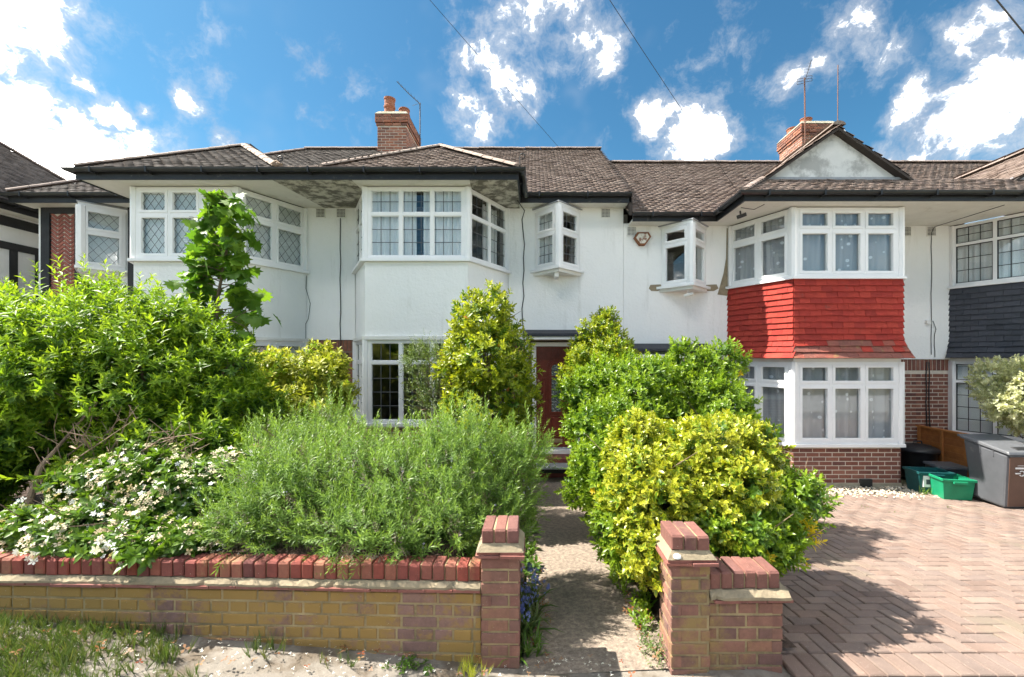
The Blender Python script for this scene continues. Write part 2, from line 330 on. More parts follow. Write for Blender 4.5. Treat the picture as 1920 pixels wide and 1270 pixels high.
# ------------------------------------------------------------------ mesh helpers
class MB:
    def __init__(s): s.v = []; s.f = []
    def add(s, vs, fs):
        o = len(s.v); s.v += [tuple(x) for x in vs]; s.f += [tuple(i + o for i in f) for f in fs]; return s
    def box(s, x0, y0, z0, x1, y1, z1):
        return s.hexa([(x0,y0,z0),(x1,y0,z0),(x1,y1,z0),(x0,y1,z0),(x0,y0,z1),(x1,y0,z1),(x1,y1,z1),(x0,y1,z1)])
    def hexa(s, v): return s.add(v, [(3,2,1,0),(4,5,6,7),(0,1,5,4),(1,2,6,5),(2,3,7,6),(3,0,4,7)])
    def prism(s, poly, z0, z1):        # plan polygon
        n = len(poly)
        return s.add([(x,y,z0) for x,y in poly] + [(x,y,z1) for x,y in poly],
                     [tuple(range(n))[::-1], tuple(range(n, 2*n))] + [(i,(i+1)%n,n+(i+1)%n,n+i) for i in range(n)])
    def extr(s, pts, off):             # 3-D polygon swept by a vector
        n = len(pts); q = [(p[0]+off[0],p[1]+off[1],p[2]+off[2]) for p in pts]
        return s.add(list(pts)+q, [tuple(range(n))[::-1], tuple(range(n,2*n))] + [(i,(i+1)%n,n+(i+1)%n,n+i) for i in range(n)])
    def tube(s, pts, r, n=6, cap=True, r1=None):
        pts = [Vector(p) for p in pts]; o = len(s.v); m = len(pts)
        for i, p in enumerate(pts):
            d = (pts[min(i+1,m-1)] - pts[max(i-1,0)]).normalized()
            a = d.cross(Vector((0,0,1)) if abs(d.z) < .9 else Vector((1,0,0))).normalized(); b = d.cross(a)
            rr = r if r1 is None else r + (r1-r)*i/max(1,m-1)
            for k in range(n):
                q = p + (a*math.cos(2*math.pi*k/n) + b*math.sin(2*math.pi*k/n))*rr
                s.v.append(tuple(q))
        for i in range(m-1):
            for k in range(n):
                s.f.append((o+i*n+k, o+i*n+(k+1)%n, o+(i+1)*n+(k+1)%n, o+(i+1)*n+k))
        if cap:
            s.f.append(tuple(o+k for k in range(n))[::-1]); s.f.append(tuple(o+(m-1)*n+k for k in range(n)))
        return s
    def lathe(s, prof, c=(0,0,0), n=20):
        o = len(s.v); m = len(prof)
        for (r, z) in prof:
            for k in range(n):
                a = 2*math.pi*k/n; s.v.append((c[0]+r*math.cos(a), c[1]+r*math.sin(a), c[2]+z))
        for i in range(m-1):
            for k in range(n):
                s.f.append((o+i*n+k, o+i*n+(k+1)%n, o+(i+1)*n+(k+1)%n, o+(i+1)*n+k))
        s.f.append(tuple(o+k for k in range(n))[::-1]); s.f.append(tuple(o+(m-1)*n+k for k in range(n)))
        return s
    def mesh(s, name, mat, smooth=False):
        me = bpy.data.meshes.new(name); me.from_pydata(s.v, [], s.f)
        if mat: me.materials.append(MATS[mat])
        if smooth: me.shade_smooth()
        me.update(); return me
    def build(s, name, mat, parent=None, smooth=False, local=False, bevel=0):
        o = bpy.data.objects.new(name, s.mesh(name, mat, smooth)); COL.objects.link(o)
        if bevel:
            md = o.modifiers.new('bevel', 'BEVEL'); md.width = bevel; md.segments = 2; md.limit_method = 'ANGLE'
        if parent: attach(o, parent, local)
        return o
WL = {}
def attach(o, parent, local=False):
    o.parent = parent
    if not local and parent.name in WL: o.matrix_parent_inverse = Matrix.Translation(-Vector(WL[parent.name]))
def thing(name, label, cat, loc=(0,0,0), rz=0, group=None):
    o = bpy.data.objects.new(name, None); COL.objects.link(o); o.location = loc; o.rotation_euler = (0,0,rz)
    o.empty_display_size = 0.2
    WL[o.name] = tuple(loc)
    return tag(o, label, cat, group)
def tag(o, label, cat, group=None):
    o['label'] = label; o['category'] = cat
    if group: o['group'] = group
    return o
def struct(o): o['kind'] = 'structure'; return o
def stuff(o): o['kind'] = 'stuff'; return o
def inst(name, me, parent, loc, rot=(0,0,0), scale=(1,1,1)):
    o = bpy.data.objects.new(name, me); COL.objects.link(o)
    o.location = loc; o.rotation_euler = rot; o.scale = scale
    attach(o, parent); return o
def P(px, py, Y):            # photo point at depth Y -> place in the world
    return Vector(((px-CX)/F*Y, Y, CH-(py-CY)/F*Y))
def np_object(name, V, T, mat, parent=None, attrs=None, smooth=False):
    me = bpy.data.meshes.new(name); V = np.asarray(V, np.float32); T = np.asarray(T, np.int32)
    k = T.shape[1]
    me.vertices.add(len(V)); me.vertices.foreach_set('co', V.ravel())
    me.loops.add(T.size); me.loops.foreach_set('vertex_index', T.ravel())
    me.polygons.add(len(T)); me.polygons.foreach_set('loop_start', np.arange(0, T.size, k, dtype=np.int32))
    for n, a in (attrs or {}).items():
        at = me.attributes.new(n, 'FLOAT', 'POINT'); at.data.foreach_set('value', np.asarray(a, np.float32))
    me.update(calc_edges=True)
    if smooth: me.shade_smooth()
    me.materials.append(MATS[mat])
    o = bpy.data.objects.new(name, me); COL.objects.link(o)
    if parent: attach(o, parent)
    return o

def offset_poly(pl, d):      # plan polyline shifted outward (towards the street when it runs left to right)
    out = []
    for i, p in enumerate(pl):
        ns = []
        for a, b in ((i-1, i), (i, i+1)):
            if 0 <= a and b < len(pl):
                e = (Vector(pl[b]) - Vector(pl[a])).normalized(); ns.append(Vector((e.y, -e.x)))
        n = ns[0] if len(ns) == 1 else (ns[0]+ns[1]) / (1 + ns[0].dot(ns[1]))
        out.append((p[0]+n.x*d, p[1]+n.y*d))
    return out
def strip(mb, pl, z0, z1, d0, d1):   # a band that follows a plan polyline, between two offsets
    a = offset_poly(pl, d0); b = offset_poly(pl, d1)
    for i in range(len(pl)-1):
        mb.hexa([(*b[i],z0),(*b[i+1],z0),(*a[i+1],z0),(*a[i],z0),(*b[i],z1),(*b[i+1],z1),(*a[i+1],z1),(*a[i],z1)])
    return mb
class Facet:                 # upright plane: u along, v outwards, z up
    def __init__(s, A, B):
        s.A = Vector(A); e = Vector(B)-s.A; s.L = e.length; s.e = e.normalized(); s.n = Vector((s.e.y, -s.e.x))
        s.rz = math.atan2(s.e.y, s.e.x)
    def W(s, u, v, z):
        p = s.A + s.e*u + s.n*v; return (p.x, p.y, z)
    def box(s, mb, u0, u1, v0, v1, z0, z1):
        W = s.W
        return mb.hexa([W(u0,v1,z0),W(u1,v1,z0),W(u1,v0,z0),W(u0,v0,z0),W(u0,v1,z1),W(u1,v1,z1),W(u1,v0,z1),W(u0,v0,z1)])
def chamfer_box(lx, ly, lz, c):      # centred brick with a chamfered outer face (-y)
    mb = MB(); x, y, z = lx/2, ly/2, lz/2
    v = [(-x,y,-z),(x,y,-z),(x,y,z),(-x,y,z),(-x,-y+c,-z),(x,-y+c,-z),(x,-y+c,z),(-x,-y+c,z),(-x+c,-y,-z+c),(x-c,-y,-z+c),(x-c,-y,z-c),(-x+c,-y,z-c)]
    return mb.add(v, [(0,1,2,3),(4,5,9,8),(5,6,10,9),(6,7,11,10),(7,4,8,11),(8,9,10,11),(0,4,5,1)[::-1],(1,5,6,2)[::-1],(2,6,7,3)[::-1],(3,7,4,0)[::-1]])
BR = {}
def brick_mesh(mat, lx, ly, lz, c=0.004):
    k = (mat, round(lx,4), round(ly,4), round(lz,4))
    if k not in BR: BR[k] = chamfer_box(lx, ly, lz, c).mesh('brick', mat)
    return BR[k]
def brick_panel(parent, fc, u0, u1, z0, z1, mat, skip=None, proud=0.006, bl=0.211, bh=0.061, j=0.014, seed=0, headers=False, vbase=0.0, name='brick'):
    rr = random.Random(seed); ch = bh+j; z = z0; k = 0
    while z + bh <= z1 + 0.02:
        L = 0.1025 if (headers and k % 2 == 1) else bl
        st = L+j; u = u0 - (0 if k % 2 == 0 else (st/2 if not headers else st*0.5)); h = min(bh, z1-z)
        while u < u1-0.015:
            a, b = max(u, u0), min(u+L, u1)
            if b-a > 0.03 and not (skip and skip((a+b)/2, z+h/2)):
                me = brick_mesh(mat, L, 0.06, bh)
                p = fc.W((a+b)/2, vbase+proud-0.03+rr.uniform(-0.002,0.002), z+h/2)
                inst(name, me, parent, p, (rr.uniform(-.006,.006), rr.uniform(-.006,.006), fc.rz+rr.uniform(-.006,.006)), ((b-a)/L, 1, h/bh))
            u += st
        z += ch; k += 1

# ------------------------------------------------------------------ ground
def smooth(a, b, x):
    t = min(1, max(0, (x-a)/(b-a))); return t*t*(3-2*t)
def pav(x): return -0.12 + 0.075*max(0, min(-x-0.1, 6)) + 0.05*min(1, max(0, x))
def gz(x, y):
    s = float(np.interp(y, [2.5, 2.9, 6.2, 7.6, 9], [0, -0.03, -0.42, -0.47, -0.48]))
    return pav(x)*(1-0.75*smooth(2.8, 6, y)) + s
def sheet(name, xs, ys, zf, mat, parent=None):
    V = [(x, y, zf(x, y)) for y in ys for x in xs]; n = len(xs)
    T = [(j*n+i, j*n+i+1, (j+1)*n+i+1, (j+1)*n+i) for j in range(len(ys)-1) for i in range(n-1)]
    return np_object(name, V, T, mat, parent, smooth=True)
lin = lambda a, b, n: [float(v) for v in np.linspace(a, b, n)]
far = [-400, -150, -60, -25]
struct(sheet('ground', far+lin(-12, 14, 27)+[25, 60, 150, 400], [-400, -150, -60, -30, -12, -7, -1, 0.3]+lin(1, 12, 23)+[20, 60, 150, 400],
             lambda x, y: gz(x, y)-0.06-(0.12 if y < 0.9 else 0), 'ground'))
struct(sheet('pavement', lin(-14, 16, 91), lin(0.6, 2.72, 14), lambda x, y: pav(x)+0.008*math.sin(x*5+y*3)-0.006*math.sin(x*13-y*9)-(.06 if (x > 1.4 and y > 2.36) or (-.2 < x < 1.0 and y > 2.58) else 0), 'pavement'))
struct(sheet('road', [-60, -20]+lin(-14, 16, 31)+[20, 60], [-6.5, -3, 0.45], lambda x, y: pav(x)-0.12, 'pale_bounce_road'))
kb = struct(sheet('kerb', lin(-14, 16, 61), [0.44, 0.452, 0.60, 0.612], lambda x, y: pav(x)+(0.004 if 0.45 < y < 0.605 else -0.13), 'plinth'))
PX0, PX1 = -0.06, 0.88
struct(sheet('garden_path', lin(PX0, PX1, 10), lin(2.52, 8.1, 40), lambda x, y: gz(x, y)+0.006, 'path'))
def bed_z(x, y):
    z = float(np.interp(y, [2.7, 2.9, 3.3, 7.6, 8.5], [0.475, 0.475, 0.42, -0.30, -0.36]))
    g = gz(x, y)+0.03
    return g + (z-g)*(1-smooth(-0.55, -0.10, x)) + 0.02*math.sin(x*7+y*5)*math.sin(y*6)
def wall_y(x): return 2.735-0.0298*(x+4.85)
bx, bt = lin(-10.5, -0.08, 90), lin(0, 1, 60)
bv = [(x, y, bed_z(x, y)) for t in bt for x in bx for y in [wall_y(x)+.085+t*t*(8.45-wall_y(x)-.085)]]
struct(np_object('flower_bed', bv, [(j*90+i, j*90+i+1, (j+1)*90+i+1, (j+1)*90+i) for j in range(59) for i in range(89)], 'soil', smooth=True))
struct(sheet('hedge_bed', lin(0.87, 1.62, 10), lin(2.62, 8.45, 40), lambda x, y: gz(x, y)+0.05*smooth(0.87, 1.0, x)+0.01*math.sin(x*9+y*7), 'soil'))

# driveway: 90 degree herringbone of 200 x 100 blocks
DX0, DX1, DY0, DY1 = 1.50, 9.2, 2.44, 6.86
drive = struct(sheet('driveway', lin(DX0, DX1, 40), lin(2.30, 7.4, 40), lambda x, y: gz(x, y)-0.012, 'joint_sand'))
def paver_box(lx, ly):
    x, y, c, h = lx/2-0.0035, ly/2-0.0035, 0.006, 0.012
    return ([(-x,-y,-.03),(x,-y,-.03),(x,y,-.03),(-x,y,-.03),(-x,-y,h-c),(x,-y,h-c),(x,y,h-c),(-x,y,h-c),(-x+c,-y+c,h),(x-c,-y+c,h),(x-c,y-c,h),(-x+c,y-c,h)],
            [(0,1,5,4),(1,2,6,5),(2,3,7,6),(3,0,4,7),(4,5,9,8),(5,6,10,9),(6,7,11,10),(7,4,8,11),(8,9,10,11)])
blocks = []
u = 0.105
for i in range(-70, 110):
    for j in range(-70, 110):
        for (ox, oy, lx, ly) in ((0, 0, 2, 1), (0, 1, 1, 2)):
            # herringbone cell: step (1,1) along the diagonal, (2,-2) across it
            x = (i + 2*j + ox + lx/2.0)*u; y = (i - 2*j + oy + ly/2.0)*u
            X, Y = DX0+x, DY0+0.21+y
            a0, a1 = max(X-lx*u/2, DX0), min(X+lx*u/2, DX1); b0, b1 = max(Y-ly*u/2, DY0+.208), min(Y+ly*u/2, DY1)
            if a1-a0 > .03 and b1-b0 > .03: blocks.append(((a0+a1)/2, (b0+b1)/2, a1-a0, b1-b0))
for k in range(int((DX1-DX0)/u)): blocks.append((DX0+u*(k+.5), DY0+0.10, u, 2*u))
def in_view(b):
    x, y = b[0], b[1]; px = CX+F*x/y; py = CY+F*(CH-gz(x, y))/y
    return -20 < px < 1940 and py < 1300 and x > 1.46+0.05*(y-2.5)
rr = random.Random(3)
blocks.sort(key=lambda b: (not in_view(b), b[1]))
near, rest = blocks[:300], blocks[300:]
PMs = {}
for (X, Y, lx, ly) in near:
    k = (round(lx,3), round(ly,3))
    if k not in PMs:
        v, f = paver_box(lx, ly); PMs[k] = MB().add(v, f).mesh('paving_block', 'paver_single')
    sl = (gz(X, Y+.05)-gz(X, Y-.05))/0.1
    inst('paving_block', PMs[k], drive, (X, Y, gz(X, Y)+rr.uniform(-.002,.003)), (math.atan(sl)+rr.uniform(-.012,.012), rr.uniform(-.012,.012), rr.uniform(-.012,.012)))
V, T = [], []
for (X, Y, lx, ly) in rest:
    v, f = paver_box(lx, ly); o = len(V); dz = rr.uniform(-.002,.003)
    V += [(X+a, Y+b, gz(X+a, Y+b)+c+dz) for a, b, c in v]; T += [tuple(q+o for q in ff) for ff in f]
stuff(np_object('paving_blocks', V, T, 'paver', drive))
# gravel margin under the bay window
V, T = [], []
rr = random.Random(11)
ico = [(0,0,1),(.89,0,.45),(.28,.85,.45),(-.72,.53,.45),(-.72,-.53,.45),(.28,-.85,.45),(.72,.53,-.45),(-.28,.85,-.45),(-.89,0,-.45),(-.28,-.85,-.45),(.72,-.53,-.45),(0,0,-1)]
icf = [(0,1,2),(0,2,3),(0,3,4),(0,4,5),(0,5,1),(1,6,2),(2,7,3),(3,8,4),(4,9,5),(5,10,1),(6,7,2),(7,8,3),(8,9,4),(9,10,5),(10,6,1),(11,7,6),(11,8,7),(11,9,8),(11,10,9),(11,6,10)]
for i in range(2600):
    X = rr.uniform(3.3, 8.2); Y = rr.uniform(6.84, 7.45) if rr.random() < .85 else rr.gauss(6.85, .12)
    s = rr.uniform(.012,.026); a = rr.uniform(0, 6.28); ca, sa = math.cos(a), math.sin(a); q = rr.uniform(.6,1.0)
    z = gz(X, Y)+rr.uniform(.0,.025); o = len(V)
    V += [(X+(x*ca-y*q*sa)*s, Y+(x*sa+y*q*ca)*s, z+zz*s*.7) for x, y, zz in ico]; T += [tuple(k+o for k in f) for f in icf]
stuff(np_object('gravel', V, T, 'gravel'))['label'] = 'pale gravel strip along the foot of the red-tiled bay'

# ------------------------------------------------------------------ houses
YW, YB = 8.42, 7.30
GB = -0.62                       # walls go down into the ground
def window(house, fc, u0, u1, z0, z1, ncol, ztr, lead=None, sash=True, leadmat='lead', fw=0.055, label=None, inner=None, openpane=None):
    mb = MB(); d0, d1 = -0.06, 0.012
    fc.box(mb, u0, u1, d0, d1, z0, z0+fw); fc.box(mb, u0, u1, d0, d1, z1-fw, z1)
    W = u1-u0; cw = (W-fw)/ncol
    for i in range(ncol+1): fc.box(mb, u0+i*cw, u0+i*cw+fw, d0, d1-(0 if i in (0, ncol) else .001), z0+fw, z1-fw)
    rows = [(z0+fw, z1-fw)]
    if ztr:
        for i in range(ncol): fc.box(mb, u0+i*cw+fw, u0+(i+1)*cw, d0, d1-.002, ztr-fw/2, ztr+fw/2)
        rows = [(z0+fw, ztr-fw/2), (ztr+fw/2, z1-fw)]
    win = mb.build('window', 'upvc', house, bevel=0.004)
    if label: win['label'] = label
    for i in range(ncol):
        for k, (a, b) in enumerate(rows):
            ua, ub = u0+i*cw+fw, u0+(i+1)*cw
            s = 0.04 if sash else 0.012
            cm = MB(); v1 = 0.020 if sash else 0.0
            for q in ((ua-.006, ub+.006, a-.006, a+s), (ua-.006, ub+.006, b-s, b+.006)): fc.box(cm, q[0], q[1], -.04, v1, q[2], q[3])
            fc.box(cm, ua-.006, ua+s, -.04, v1-.001, a+s, b-s); fc.box(cm, ub-s, ub+.006, -.04, v1-.001, a+s, b-s)
            cm.build('casement', inner or 'upvc', win, bevel=0.003)
            ga, gb, gz0, gz1 = ua+s-.003, ub-s+.003, a+s-.003, b-s+.003
            pn = MB(); fc.box(pn, ga, gb, -.026, -.022, gz0, gz1); pn.build('pane', 'glass', win)
            if lead:
                lm = MB(); t = 0.006
                if lead[0] == 'grid':
                    nc, nr = lead[1], (lead[2] if k == 1 or not ztr else lead[3])
                    for c in range(1, nc): x = ga+(gb-ga)*c/nc; fc.box(lm, x-t, x+t, -.021, -.017, gz0, gz1)
                    for c in range(1, nr): x = gz0+(gz1-gz0)*c/nr; fc.box(lm, ga, gb, -.0205, -.0165, x-t, x+t)
                else:
                    W_, H_ = gb-ga, gz1-gz0; st = W_/3.0; sl = 1.35; t = .0035
                    for sgn in (1, -1):
                        c = -H_/sl
                        while c < W_+H_/sl:
                            # line u = c + z/sl (sgn 1) or mirrored, clipped to the pane
                            za, zb = 0.0, H_
                            lo, hi = max(0, -c*sl), min(H_, (W_-c)*sl)
                            if hi-lo > .02:
                                p0 = (c+lo/sl, lo); p1 = (c+hi/sl, hi)
                                if sgn < 0: p0, p1 = (W_-p0[0], p0[1]), (W_-p1[0], p1[1])
                                q = [fc.W(ga+p0[0]-t, -.020, gz0+p0[1]), fc.W(ga+p0[0]+t, -.020, gz0+p0[1]), fc.W(ga+p1[0]+t, -.020, gz0+p1[1]), fc.W(ga+p1[0]-t, -.020, gz0+p1[1])]
                                lm.extr(q, (fc.n.x*.004, fc.n.y*.004, 0))
                            c += st
                lm.build('leading', leadmat, win)
    return win
def tiles(name, poly, up, mat, parent, gauge=0.10, tw=0.165, length=0.17, th=0.014, seed=0):
    """courses of plain tiles laid over a planar roof polygon; up = plan direction uphill"""
    rr = random.Random(seed); pts = [Vector(p) for p in poly]
    n = Vector((0,0,0))
    for i in range(len(pts)): n += pts[i].cross(pts[(i+1)%len(pts)])
    n.normalize()
    if n.z < 0: n = -n
    upv = Vector((up[0], up[1], 0)); v = (upv - n*upv.dot(n)).normalized(); uu = v.cross(n).normalized(); o = pts[0]
    q = [((p-o).dot(uu), (p-o).dot(v)) for p in pts]
    def inside(x, y):
        c = False
        for i in range(len(q)):
            (x0, y0), (x1, y1) = q[i], q[i-1]
            if (y0 > y) != (y1 > y) and x < (x1-x0)*(y-y0)/(y1-y0)+x0: c = not c
        return c
    us = [a for a, b in q]; vs = [b for a, b in q]; V, T = [], []
    k = 0; y = min(vs)-0.02
    while y < max(vs):
        x = min(us) - (tw/2 if k % 2 else 0); wob = rr.uniform(-.006,.006)
        while x < max(us)+tw:
            if inside(x+tw/2, min(max(y+gauge*.6, min(vs)+.01), max(vs)-.01)):
                a, b = x+.0015, x+tw-.0015; y0 = y+wob+rr.gauss(0,.004); y1 = y0+length
                h0, h1 = th*2+rr.gauss(0,.0035), 0.004; tl = rr.gauss(0,.003)
                P4 = [(a,y0,h0-tl),(b,y0,h0+tl),(b,y1,h1),(a,y1,h1),(a,y0,h0-th-tl),(b,y0,h0-th+tl)]
                s = len(V); V += [tuple(o+uu*p[0]+v*p[1]+n*p[2]) for p in P4]
                V += [V[s+3], V[s+2]]
                T += [(s,s+1,s+2,s+3),(s+4,s+5,s+1,s),(s+5,s+7,s+2,s+1),(s+6,s+4,s,s+3)]
            x += tw
        y += gauge; k += 1
    return stuff(np_object(name, V, T, mat, parent))
def half_round(parent, name, a, b, mat, r=0.10, piece=0.33, lift=0.0, flat=0.6, seg=7, seed=0):
    a, b = Vector(a), Vector(b); d = b-a; L = d.length; n = max(1, round(L/piece)); d.normalize()
    side = d.cross(Vector((0,0,1))).normalized(); upn = side.cross(d).normalized(); rr = random.Random(seed)
    mb = MB(); l = L/n-0.006
    for t, r_ in ((0, r*1.04), (l*.5, r), (l, r*.97)):
        for k in range(seg+1):
            an = math.pi*k/seg; mb.v.append((t, math.cos(an)*r_, math.sin(an)*r_*flat))
    for j in range(2):
        for k in range(seg): mb.f.append((j*(seg+1)+k, j*(seg+1)+k+1, (j+1)*(seg+1)+k+1, (j+1)*(seg+1)+k))
    mb.f.append(tuple(range(seg, -1, -1))); mb.f.append(tuple(range(2*(seg+1), 3*(seg+1))))
    me = mb.mesh(name, mat, False)
    M = Matrix((d, side, upn)).transposed()
    for i in range(n):
        e = (M @ Matrix.Rotation(rr.uniform(-.02,.02), 3, 'Y')).to_euler()
        inst(name, me, parent, a+d*(L/n*i)+upn*lift, e)
def eaves(house, pl, zs, zf, stop=True):
    f = strip(MB(), pl, zs-0.02, zf, -0.025, 0.0).build('fascia', 'black_paint', house)
    o1 = offset_poly(pl, 0.062)
    mb = MB()
    g = [(math.cos(a)*0.058, math.sin(a)*0.058) for a in np.linspace(math.pi, 2*math.pi, 8)] + [(math.cos(a)*0.050, math.sin(a)*0.050) for a in np.linspace(2*math.pi, math.pi, 8)]
    zc = zf+0.005; rings = []
    offs = [(offset_poly(pl, 0.062+du), dz) for du, dz in g]
    for (pp, dz) in offs: rings.append([(x, y, zc+dz) for x, y in pp])
    n = len(g); m = len(pl); o = 0
    for j in range(m):
        for k in range(n): mb.v.append(rings[k][j])
    for j in range(m-1):
        for k in range(n): mb.f.append((j*n+k, j*n+(k+1)%n, (j+1)*n+(k+1)%n, (j+1)*n+k))
    mb.f.append(tuple(range(n))); mb.f.append(tuple(range((m-1)*n, m*n))[::-1])
    gut = mb.build('gutter', 'black_plastic', house)
    for i in range(len(pl)-1):
        fc = Facet(pl[i], pl[i+1]); k = 0.35
        while k < fc.L-0.1:
            b = MB(); fc.box(b, k-.012, k+.012, 0.0, 0.125, zf-.075, zf-.055); fc.box(b, k-.012, k+.012, 0.119, 0.127, zf-.055, zf+.02)
            b.build('gutter_bracket', 'black_plastic', gut); k += 0.9
    return gut
def air_vent(house, x, z, y=YW-0.03, w=0.19, h=0.19, mat='paint_white'):
    mb = MB(); mb.box(x-w/2, y-.012, z-h/2, x+w/2, y+.01, z+h/2)
    v = mb.build('air_vent', mat, house)
    d = MB(); n = 6
    for i in range(n):
        for j in range(n):
            a = x-w/2+.014+(w-.028)*(i+.5)/n; b = z-h/2+.014+(h-.028)*(j+.5)/n
            d.box(a-.009, y-.0145, b-.009, a+.009, y-.0115, b+.009)
    d.build('vent_holes', 'black_paint', v)
def chimney(house, x0, x1, y0, y1, z0, z1, seed, pots):
    mb = MB().box(x0+.002, y0+.002, z0, x1-.002, y1-.002, z1)
    mb.box(x0-.035, y0-.035, z1-.22, x1+.035, y1+.035, z1-.03)
    ch = mb.build('chimney', 'mortar', house)
    fs = [Facet((x0, y0), (x1, y0)), Facet((x1, y0), (x1, y1)), Facet((x0, y1), (x0, y0))]
    for i, f in enumerate(fs):
        brick_panel(ch, f, 0.0, f.L, z0, z1-.30, 'chimney_brick', seed=seed+i, proud=0.005)
        g = Facet(f.W(-.025, .025, 0)[:2], f.W(f.L+.025, .025, 0)[:2]); brick_panel(ch, g, 0, g.L, z1-.30, z1-.225, 'chimney_brick', seed=seed+4+i, proud=0.005)
        g = Facet(f.W(-.05, .05, 0)[:2], f.W(f.L+.05, .05, 0)[:2]); brick_panel(ch, g, 0, g.L, z1-.225, z1-.0, 'chimney_brick', seed=seed+8+i, proud=0.005)
    cap = MB(); a = .06
    cap.hexa([(x0-a,y0-a,z1),(x1+a,y0-a,z1),(x1+a,y1+a,z1),(x0-a,y1+a,z1),(x0+.02,y0+.02,z1+.10),(x1-.02,y0+.02,z1+.10),(x1-.02,y1-.02,z1+.10),(x0+.02,y1-.02,z1+.10)])
    cap.build('flaunching', 'flaunching', ch)
    fl = MB().box(x0-.05, y0-.05, z0-.05, x1+.05, y0-.02, z0+.14); fl.build('lead_flashing', 'metal_grey', ch)
    for (px, py, r, h, tilt) in pots:
        m = MB().lathe([(r*.95,0),(r,.02),(r*.96,h*.45),(r*1.1,h*.5),(r*1.1,h*.58),(r*.98,h*.62),(r,h*.9),(r*1.1,h*.92),(r*1.1,h),(r*.85,h),(r*.8,h*.5)], (0,0,0), 18)
        o = m.build('chimney_pot', 'terracotta', ch, smooth=False); o.location = (px, py, z1+.07); o.rotation_euler = (R(tilt), R(tilt*.6), 0)
    return ch

